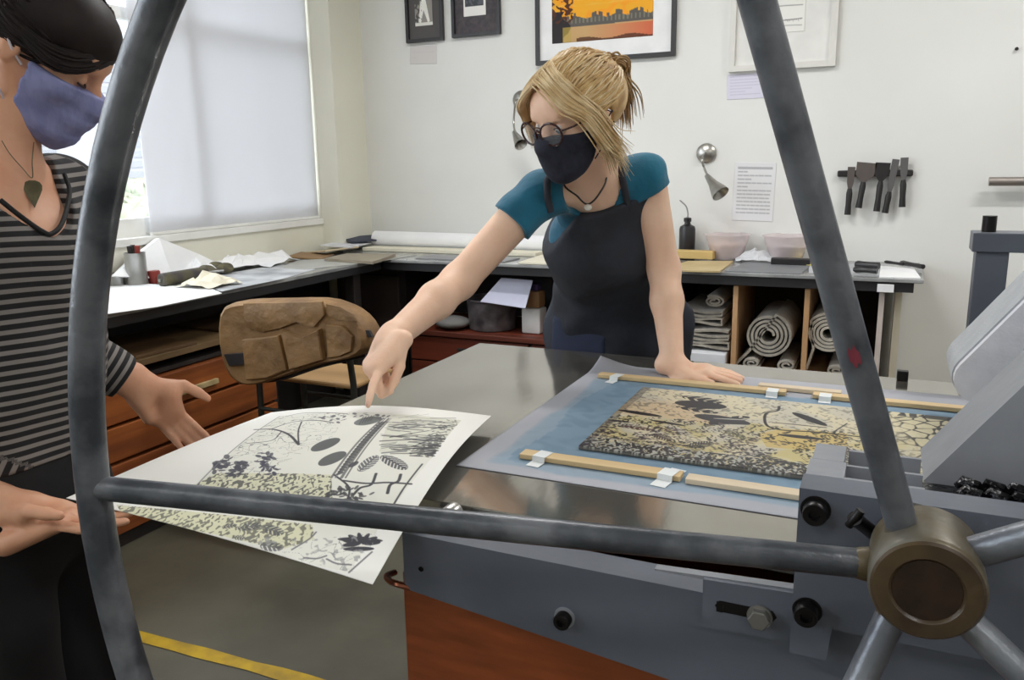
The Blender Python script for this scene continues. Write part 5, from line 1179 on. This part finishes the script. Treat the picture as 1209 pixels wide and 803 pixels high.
# trousers and shoes (hidden behind the press)
m_tr = M('dark_trousers', (40,42,50), .9, bump=.2, bscale=30); m_shoe = M('black_shoe', (30,30,32), .5)
legs = [Cap(pel, pel+V(0,0,-.05), .128, .124, k=.05, wide=V(1,.2,0), wf=1.55)]
for s_ in (-1, 1): legs += [Cap((-.69+s_*.09,2.28,.86), (-.69+s_*.1,2.27,.48), .088, .06, k=.03), Cap((-.69+s_*.1,2.27,.48), (-.69+s_*.105,2.32,.08), .06, .045, k=.03)]
blob('trousers', legs, m_tr, .01, A_, smooth=1)
for s_ in (-1, 1):
    x = -.69+s_*.105; blob('shoe', [Cap((x,2.35,.045), (x+s_*.01,2.15,.035), .042, .034, k=.02), Cut(lambda X,Y,Z: -Z+0*X+0*Y)], m_shoe, .006, A_, smooth=1)
# face mask
def maskprims(O, R, G, sc, off=.004):
    P, _ = head_prims(O, R, sc); P = [p for p in P if p.op == '+' and not (isinstance(p, Ell) and abs((p.c-O)@R[1]) > .07*sc)]
    for p in P: p.k = max(p.k, .022)
    P.append(Cap(G(.075,0,-.085), G(.088,0,-.03), .032*sc, .022*sc, k=.03)); return P
def planecut(G, R, O, pts):   # keep the side of the plane away from the third argument
    pass
def plane(G, a, b, c, keep):
    a, b, c, keep = (np.array(G(*q)) for q in (a, b, c, keep)); n = unit(np.cross(b-a, c-a)); n = -n if (keep-a)@n > 0 else n; return Cut(half(a, n))
mk = maskprims(hO, hR, hG, 1.)+[plane(hG, (.118,0,-.002), (.0,.08,-.022), (.0,-.08,-.022), (0.05,0,-.08)), plane(hG, (.018,.08,0), (.018,-.08,0), (.03,0,-.1), (.1,0,-.05)), plane(hG, (.09,0,-.125), (.0,.07,-.085), (.0,-.07,-.085), (.05,0,0))]
mo = blob('face_mask', mk, m_mask, .0028, A_, off=.006, smooth=2)
for s_ in (-1, 1): MB().tube(bez([hG(.028,s_*.070,-.030), hG(.0,s_*.083,-.012), hG(-.026,s_*.086,.004)], 6), .0016, 6).tube(bez([hG(.03,s_*.058,-.085), hG(.0,s_*.078,-.05), hG(-.024,s_*.086,-.02)], 6), .0016, 6).build('ear_loop', m_mask, mo, True)
# spectacles
gl = MB()
for s_ in (-1, 1):
    gl.tube([hG(.120-.010*abs(math.cos(a)*.5+.5 if s_ > 0 else -math.cos(a)*.5+.5), s_*.034+.0275*math.cos(a), .005+.0245*math.sin(a)) for a in np.linspace(0, 2*PI, 37)[:-1]], .0024, 8, closed=True)
    gl.tube([hG(.110,s_*.061,.012), hG(.085,s_*.074,.012), hG(-.01,s_*.084,.012), hG(-.028,s_*.084,.0)], .002, 8)
gl.tube(bez([hG(.1205,-.008,.012), hG(.124,0,.015), hG(.1205,.008,.012)], 5), .0022, 8)
go = gl.build('spectacles', m_glf, A_, True)
for s_ in (-1, 1):
    vs = [hG(.115, s_*.034, .005)]+[hG(.1195-.010*abs(math.cos(a)*.5+.5 if s_ > 0 else -math.cos(a)*.5+.5), s_*.034+.0265*math.cos(a), .005+.0235*math.sin(a)) for a in np.linspace(0, 2*PI, 33)[:-1]]
    MB().add(vs+[v-hR[0]*.001 for v in vs], [(0,i+1,(i+1)%32+1) for i in range(32)]+[(33,33+(i+1)%32+1,33+i+1) for i in range(32)]).build('lens', m_len, go)
# eyes
m_eye = M('eye_white', (222,216,210), .2); m_iris = M('iris', (70,84,96), .2)
def eyes(G, R, par, lookdown=.35, lids=None):
    for s_ in (-1, 1):
        e = MB(); c = G(.0815, s_*.031, .005); bm_ = bmesh.new(); bmesh.ops.create_uvsphere(bm_, u_segments=20, v_segments=14, radius=.0118); bm_.verts.index_update()
        e.add([np.array(v.co)+c for v in bm_.verts], [tuple(v.index for v in f.verts) for f in bm_.faces]); bm_.free(); eo = e.build('eye', m_eye, par, True)
        d = unit(R[0]-R[2]*lookdown); n1_ = unit(np.cross(d, R[1])); vs = [c+d*.0122]+[c+d*.0112+(R[1]*math.cos(a)+n1_*math.sin(a))*.0052 for a in np.linspace(0,2*PI,17)[:-1]]
        MB().add(vs, [(0,i+1,(i+1)%16+1) for i in range(16)]).build('iris', m_iris, eo, True)
        MB().tube([G(.0945-.006*abs(q)**2*1., s_*.031+.0135*q, .0105-.006*q*q) for q in np.linspace(-1,1,9)], .0016, 6).build('eyelid_line', M('lash_%d' % s_, (96,66,56), .6), eo, True)
eyes(hG, hR, A_)
for s_ in (-1, 1): MB().tube([hG(.093-.010*q*q, s_*.032+.018*q, .030+.004*(1-q*q)) for q in np.linspace(-1,1,9)], [.001,.0016,.002,.0022,.0022,.002,.0018,.0014,.001], 6).build('eyebrow', m_hairA, A_, True)
# hair
cap = [Ell(hG(-.026,0,.036), (.106,.088,.090), hR, k=.02), Ell(hG(-.065,0,.02), (.07,.075,.07), hR, k=.03)]
cutA = [plane(hG, (.080,0,.088), (.050,.075,.030), (.050,-.075,.030), (-.05,0,.05)), plane(hG, (.0,.09,.005), (.0,-.09,.005), (-.10,0,-.06), (-.05,0,.1))]
blob('hair', cap+[haircut(hO, hR, .022, .085)], m_hairA, .004, A_, smooth=2)
hl = lambda t: V(.084-.06*abs(t*2-1)**2.2, .084*(t*2-1), .084-.072*abs(t*2-1)**1.7)
tie = V(-.105, 0, .055)
strands('hair_strands', surf_hair(hO, hR, hG, 1., hl, tie, 360, 3), .0026, m_hairA, A_)
strands('hair_strands', surf_hair(hO, hR, hG, 1., hl, tie, 130, 5, lift=.012), .0022, m_hairA2, A_)
pty = hG(-.118,0,.05); r2 = np.random.RandomState(8); gs = []
for i in range(150):
    j = r2.normal(0,.008,3); e = r2.normal(0,.014,3); gs.append(bez([pty+j*.6, hG(-.138,.0,.068)+j, hG(-.158,.0,.045)+j*1.3, hG(-.160,.0,-.01)+e, hG(-.150,.0,-.065)+e*1.2], 5))
strands('ponytail', gs, .0026, M('darker_blonde_hair', (176,144,96), .5, c2=(134,102,62), scale=40), A_)
MB().tube([hG(-.124+.004*math.sin(a),.017*math.cos(a),.053+.017*math.sin(a)) for a in np.linspace(0,2*PI,19)[:-1]], .005, 8, closed=True).build('hair_tie', m_cord, A_, True)
gs = []
for i in range(280):       # long fringe parted near the middle and swept down each side of the face
    s_ = 1 if i % 5 < 3 else -1; j = r2.normal(0,.0035,3); w_ = r2.uniform(0,1)
    if s_ == 1: gs.append(bez([hG(.02+.065*w_,-.012,.126-.02*w_)+j, hG(.05+.044*w_,.034-.012*w_,.108-.020*w_)+j, hG(.045+.046*w_,.068-.010*w_,.07-.022*w_)+j, hG(.02+.046*w_,.090-.006*w_,.018)+j*1.4, hG(-.005+.035*w_,.094,-.04-.02*w_)+j*2, hG(-.03+.03*w_,.088,-.075-.065*r2.rand())+j*4], 4))
    elif s_ == 5: gs.append(bez([hG(.03+.05*w_,-.008,.124-.018*w_)+j, hG(.054+.036*w_,.030+.012*w_,.106-.022*w_)+j, hG(.050+.036*w_,.066+.002*w_,.07-.02*w_)+j, hG(.030+.034*w_,.088,.016-.01*w_)+j*1.5, hG(.0+.03*w_,.094,-.045-.02*w_)+j*2, hG(-.02+.03*w_,.088,-.09-.05*w_)+j*3], 4))
    else: gs.append(bez([hG(.03+.05*w_,-.010,.124-.018*w_)+j, hG(.058+.036*w_,-.034-.010*w_,.104-.022*w_)+j, hG(.058+.034*w_,-.066-.006*w_,.07-.016*w_)+j, hG(.054+.022*w_,-.082,.022)+j, hG(.05+.014*w_,-.084,-.02-.03*w_)+j*1.5], 4))
strands('fringe', gs, .0021, m_hairA2, A_)
# necklace
pn = ony(695,243,1.815); MB().tube(bez([hG(-.06,.05,-.10), ony(668,212,1.80), ony(682,232,1.79), pn+V(0,-.004,.004), ony(708,228,1.80), ony(716,205,1.84), hG(-.07,-.03,-.08)], 8), .0022, 8).build('necklace_cord', m_cord, A_, True)
nl_ = bpy.data.objects['necklace_cord']; blob('pendant', [Ell(pn+V(0,-.006,-.004), (.010,.006,.008), k=.001)], M('pale_stone', (214,208,196), .3), .0014, nl_, smooth=0)

# ------------------------------------------------------------------ dark-haired person at the left
m_skB = skinmat('tanned_skin', (214,164,134), (202,148,118)); m_den = M('dark_trouser_cloth', (22,23,27), .85, c2=(15,16,19), scale=5, bump=.2, bscale=20); m_maskB = M('violet_blue_chambray', (134,138,180), .85, c2=(116,120,164), scale=60, stretch=(1,1,.3), bump=.15, bscale=120)
m_hairB = M('dark_brown_hair', (34,24,22), .6, c2=(22,15,15), scale=30, spec=.25)
m_lace = M('black_trim', (18,17,19), .8)
B_ = thing('person', 'dark-haired person in striped top and violet-blue mask holding the print at the left', 'person', (-1.3, .75, 0))
bO = dep(44,58,1.27); bR = head_frame((.80,.60), 38, -6); BP, bG = head_prims(bO, bR, .98)
bn = dep(-6,205,1.28); bL = dep(72,224,1.44); bRs = bn+(bn-bL)*1.05+V(.02,-.03,-.02); bRs[2] = bL[2]-.0
bsh = unit(bL-bRs)
bch = dep(10,300,1.31); bbe = dep(18,420,1.33); bpe = dep(10,560,1.36)
def torsoB(e=0.):
    return [Cap(bpe, bbe, .122+e, .105+e, k=.05, wide=bsh, wf=1.35), Cap(bbe, bch, .105+e, .112+e, k=.05, wide=bsh, wf=1.3), Cap(bch, bn+V(-.02,0,-.05), .112+e, .08+e, k=.05, wide=bsh, wf=1.4), Cap(bRs, bL, .05+e, .05+e, k=.05)]
bLE, bLW = dep(84,412,1.50), dep(163,455,1.56)
bRE, bRW = dep(-165,545,1.16), dep(16,600,1.22)
m_tip = dep(240,534,1.66); hF = unit(m_tip-bLW)
BH, tB = hand_prims(bLW, hF, V(.15,-.62,.72), -1, [(6,10,8),(8,12,8),(10,14,10),(12,16,12)], (.62,.72,.12,.95,.35,.10), 1.04, .62)
rtp = dep(185,632,1.20); BH2, tB2 = hand_prims(bRW, unit(rtp-bRW), V(.1,.15,.95), 1, [(4,6,4),(5,8,5),(6,8,6),(8,10,8)], (.8,.5,.42,.95,.1,.1), .98)
bodyB = torsoB(-.006)+[Cap(bn+V(-.01,0,-.03), bG(-.02,0,-.03), .056, .05, k=.04)]+BP+[Cap(bL, bLE, .045, .04, k=.025), Cap(bLE, bLE+(bLW-bLE)*.4, .041, .037, k=.02), Cap(bLE+(bLW-bLE)*.4, bLW, .037, .027, k=.02), Cap(bRs, bRE, .045, .04, k=.025), Cap(bRE, bRE+(bRW-bRE)*.4, .041, .038, k=.02), Cap(bRE+(bRW-bRE)*.4, bRW, .038, .027, k=.02)]+BH+BH2
blob('body', bodyB, m_skB, .0038, B_, smooth=1)
# striped long-sleeved top with a deep neckline
t = NT('striped_jersey'); at_ = t.new('ShaderNodeAttribute'); at_.attribute_name = 'band'; wv = t.new('ShaderNodeMath', operation='MULTIPLY'); wv.inputs[1].default_value = 2*PI/.0150; sn = t.new('ShaderNodeMath', operation='SINE')
cr = t.new('ShaderNodeValToRGB'); cr.color_ramp.elements[0].position = .52; cr.color_ramp.elements[1].position = .66; cr.color_ramp.elements[0].color = lin((24,23,26)); cr.color_ramp.elements[1].color = lin((128,122,118))
mr = t.new('ShaderNodeMapRange'); mr.inputs[1].default_value = -1; mr.inputs[2].default_value = 1
t.l.new(at_.outputs['Fac'], wv.inputs[0]); t.l.new(wv.outputs[0], sn.inputs[0]); t.l.new(sn.outputs[0], mr.inputs[0]); t.l.new(mr.outputs[0], cr.inputs[0]); t.l.new(cr.outputs[0], t.b.inputs['Base Color']); t.b.inputs['Roughness'].default_value = .9; m_str = t.m
slB = [Cap(bL, bLE, .054, .050, k=.03), Cap(bLE, bLE+(bLW-bLE)*.86, .050, .041, k=.02), Cap(bRs, bRE, .054, .050, k=.03), Cap(bRE, bRE+(bRW-bRE)*.25, .050, .046, k=.02)]
ncB = dep(40,222,1.16)
dl, dr_ = unit(bLW-bLE), unit(bRW-bRE)
def cuffL(X,Y,Z): a = (X-bLW[0])*dl[0]+(Y-bLW[1])*dl[1]+(Z-bLW[2])*dl[2]+.028; near = np.sqrt((X-bLW[0])**2+(Y-bLW[1])**2+(Z-bLW[2])**2); return np.where(near < .12, a, -.5)
shB = torsoB(.008)+slB+[Cut(cuffL), Cut(lambda X,Y,Z: bpe[2]+.045-Z+0*X+0*Y)]
na, nb_ = dep(12,130,1.18), dep(50,262,1.17)
tb_ = torsoB(.008)
nax = [Chain([hit(tb_,-30,165), hit(tb_,12,190), hit(tb_,36,215), hit(tb_,50,240), hit(tb_,58,262)], [.11,.088,.074,.046,.018], k=.003, kk=.02, op='-')]
def foldB(v): return v+.002*np.sin(v[:, [1,2,0]]*60+np.sin(v[:, [2,0,1]]*27)*2)
so = blob('striped_top', shB+nax+[Cap(bn, bG(-.02,0,-.05), .07, .07, k=.004, op='-')], m_str, .0045, B_, smooth=2, noise=foldB)
co = np.empty(len(so.data.vertices)*3); so.data.vertices.foreach_get('co', co); co = co.reshape(-1,3)
def seg(co, a, b): ba = b-a; t_ = np.clip((co-a)@ba/(ba@ba), 0, 1); return np.linalg.norm(co-a-t_[:,None]*ba, axis=1), t_*np.linalg.norm(ba)
dT = np.minimum(seg(co, bpe, bbe)[0], np.minimum(seg(co, bbe, bch)[0], seg(co, bch, bn)[0]))/1.9
band = co[:,2]-.10*((co-bch)@unit(V(bsh[0],bsh[1],0)))**2*3+.003*np.sin(co[:,0]*24+co[:,1]*17)
for a, b_ in ((bL, bLE), (bLE, bLW), (bRs, bRE), (bRE, bRW)):
    d_, t_ = seg(co, a, b_); mk_ = (d_ < dT) & (d_ < .064); band = np.where(mk_, t_, band); dT = np.where(mk_, d_, dT)
ab = so.data.attributes.new('band', 'FLOAT', 'POINT'); ab.data.foreach_set('value', band.astype(np.float32))
# black edging along the neckline
MB().tube(bez([hit(tb_,76,206), hit(tb_,82,228), hit(tb_,74,262), hit(tb_,61,276), hit(tb_,48,272), hit(tb_,25,256), hit(tb_,0,236)], 7), .0038, 8).build('neckline_trim', m_lace, so, True)
# trousers, shoes
kL, kR = dep(62,760,1.42), dep(0,790,1.30); lg = [Cap(bpe+V(0,0,.05), bpe+V(0,0,-.06), .125, .128, k=.05, wide=bsh, wf=1.38)]
for s_, kn_ in ((1, kL), (-1, kR)):
    hip_ = bpe+bsh*.09*s_+V(0,0,-.06); kn_ = hip_+V(.03,.0,-.40); an = V(kn_[0]-.04, kn_[1], .09); lg += [Cap(hip_, kn_, .098, .07, k=.04), Cap(kn_, an, .068, .052, k=.03)]
    blob('shoe', [Cap(an+V(-.04,0,-.04), an+V(.16,.04,-.052), .044, .034, k=.02), Cut(lambda X,Y,Z: -Z+0*X+0*Y)], m_shoe, .006, B_, smooth=1)
blob('trousers', lg, m_den, .008, B_, smooth=2, noise=lambda v: v+.0025*np.sin(v[:, [2,0,1]]*40))
# mask with pleats
mk = maskprims(bO, bR, bG, .98)+[plane(bG, (.118,0,-.006), (.0,.08,-.006), (.0,-.08,-.006), (0.05,0,-.08)), plane(bG, (.024,.08,0), (.024,-.08,0), (.03,0,-.1), (.1,0,-.05)), plane(bG, (.09,0,-.122), (.0,.07,-.088), (.0,-.07,-.088), (.05,0,0))]
def pleat(v): u_ = (v-bO)@bR[2]; return v+np.outer(.0011*np.clip(np.sin(u_*190)*2,-1,1), bR[0])
mo = blob('face_mask', mk, m_maskB, .0028, B_, off=.008, smooth=2, noise=pleat)
for s_ in (-1, 1): MB().tube(bez([bG(.016,s_*.072,-.020), bG(-.004,s_*.083,-.004), bG(-.024,s_*.085,.018)], 6), .002, 6).tube(bez([bG(.02,s_*.060,-.085), bG(-.005,s_*.078,-.055), bG(-.024,s_*.086,-.02)], 6), .002, 6).build('ear_loop', M('pale_elastic_%d' % (s_+1), (200,190,196), .7), mo, True)
# closed lids, brows
for s_ in (-1, 1):
    MB().tube([bG(.0935-.008*q*q, s_*.031+.0145*q, .001-.003*(1-q*q)) for q in np.linspace(-1,1,9)], .0016, 6).build('eyelashes', M('lashes_%d' % (s_+1), (40,26,24), .6), B_, True)
    MB().tube([bG(.093-.010*q*q, s_*.032+.018*q, .0285+.004*(1-q*q)) for q in np.linspace(-1,1,9)], [.001,.0018,.0022,.0025,.0025,.0022,.002,.0015,.001], 6).build('eyebrow', m_hairB, B_, True)
capB = [Ell(bG(.030,0,.062), (.070,.074,.056), bR, k=.02), Ell(bG(-.022,0,.038), (.108,.089,.093), bR, k=.02), Ell(bG(-.075,0,.02), (.06,.07,.07), bR, k=.03)]
cB = [plane(bG, (.10,0,.030), (.052,.08,-.002), (.052,-.08,-.002), (-.05,0,.08)), plane(bG, (.005,.09,.018), (.005,-.09,.018), (-.10,0,-.06), (-.05,0,.1))]
blob('hair', capB+[haircut(bO, bR, .016, .036)], m_hairB, .004, B_, smooth=2)
hlB = lambda t: V(.094-.055*abs(t*2-1)**2.2, .086*(t*2-1), .050-.048*abs(t*2-1)**1.2)
strands('hair_strands', surf_hair(bO, bR, bG, 1., hlB, V(-.10,0,.05), 420, 13, lift=.006), .0028, m_hairB, B_)
gs = []
for i in range(260):       # side-swept front
    w_ = r2.uniform(0,1); j = r2.normal(0,.002,3); gs.append(bez([bG(.02+.03*w_,.035,.122-.01*w_)+j, bG(.072+.022*w_,.012,.096-.028*w_)+j, bG(.078+.010*w_,-.044,.052-.024*w_)+j, bG(.040+.004*w_,-.084,.032-.024*w_)+j, bG(-.05,-.086,.035+.01*w_)+j], 4))
strands('swept_front', gs, .0024, m_hairB, B_)
blob('hair_bun', [Ell(bG(-.135,0,.075), (.042,.045,.045), bR, k=.01)], m_hairB, .004, B_, smooth=1, noise=lambda v: v+.0025*np.sin(v*140))
# leaf pendant on a fine chain
tc_ = torsoB(-.003)+[Cap(bn+V(-.01,0,-.03), bG(-.02,0,-.03), .058, .052, k=.04)]
def ht(x, y): return hit(tc_, x, y)-ray(x, y)*.004
pp = ht(38,210)
m_brz = M('green_bronze', (104,98,72), .4, metal=.5, c2=(84,80,60), scale=60)
ck = MB().tube(bez([ht(2,166), ht(12,182), ht(26,198), pp, ht(38,190), ht(40,168)], 6), .0008, 6).build('necklace_chain', m_brz, B_, True)
u1, u2 = ht(38,213), ht(41,246); d_ = unit(u2-u1); n_ = unit(np.cross(d_, ray(38,225))); L_ = np.linalg.norm(u2-u1); prof = [(0,.0),(.0,.10),(.06,.22),(.18,.29),(.34,.28),(.52,.21),(.72,.12),(.88,.05),(1,0)]
pl = [u1+d_*L_*t_+n_*L_*w_*.85 for t_, w_ in prof]+[u1+d_*L_*t_-n_*L_*w_*.85 for t_, w_ in reversed(prof[1:-1])]; rd_ = ray(38,225)*.002; k = len(pl); ctr = (u1+u2)/2-ray(38,225)*.0025
MB().add([tuple(p) for p in pl]+[tuple(p+rd_) for p in pl]+[tuple(ctr)], [(i, (i+1)%k, 2*k) for i in range(k)]+[tuple(range(k, 2*k))]+[(i, k+i, k+(i+1)%k, (i+1)%k) for i in range(k)]).build('leaf_pendant', m_brz, ck)

# ================================================================== CAMERA AND VIEW
cam = bpy.data.cameras.new('camera'); co_ = bpy.data.objects.new('camera', cam); COL.objects.link(co_)
cam.sensor_width = 36; cam.lens = 36*FL/W_; cam.clip_start = .02; cam.clip_end = 100
mm = Matrix(((rt[0], up[0], -fw[0], CAM[0]), (rt[1], up[1], -fw[1], CAM[1]), (rt[2], up[2], -fw[2], CAM[2]), (0,0,0,1))); co_.matrix_world = mm
SC.camera = co_
SC.view_settings.view_transform = 'Standard'; SC.view_settings.look = 'None'; SC.view_settings.exposure = 0.25; SC.view_settings.gamma = 1; SC.view_settings.use_curve_mapping = False
SC.cycles.use_denoising = True; SC.cycles.max_bounces = 8; SC.cycles.diffuse_bounces = 5; SC.cycles.sample_clamp_indirect = 6; SC.cycles.caustics_reflective = False; SC.cycles.caustics_refractive = False
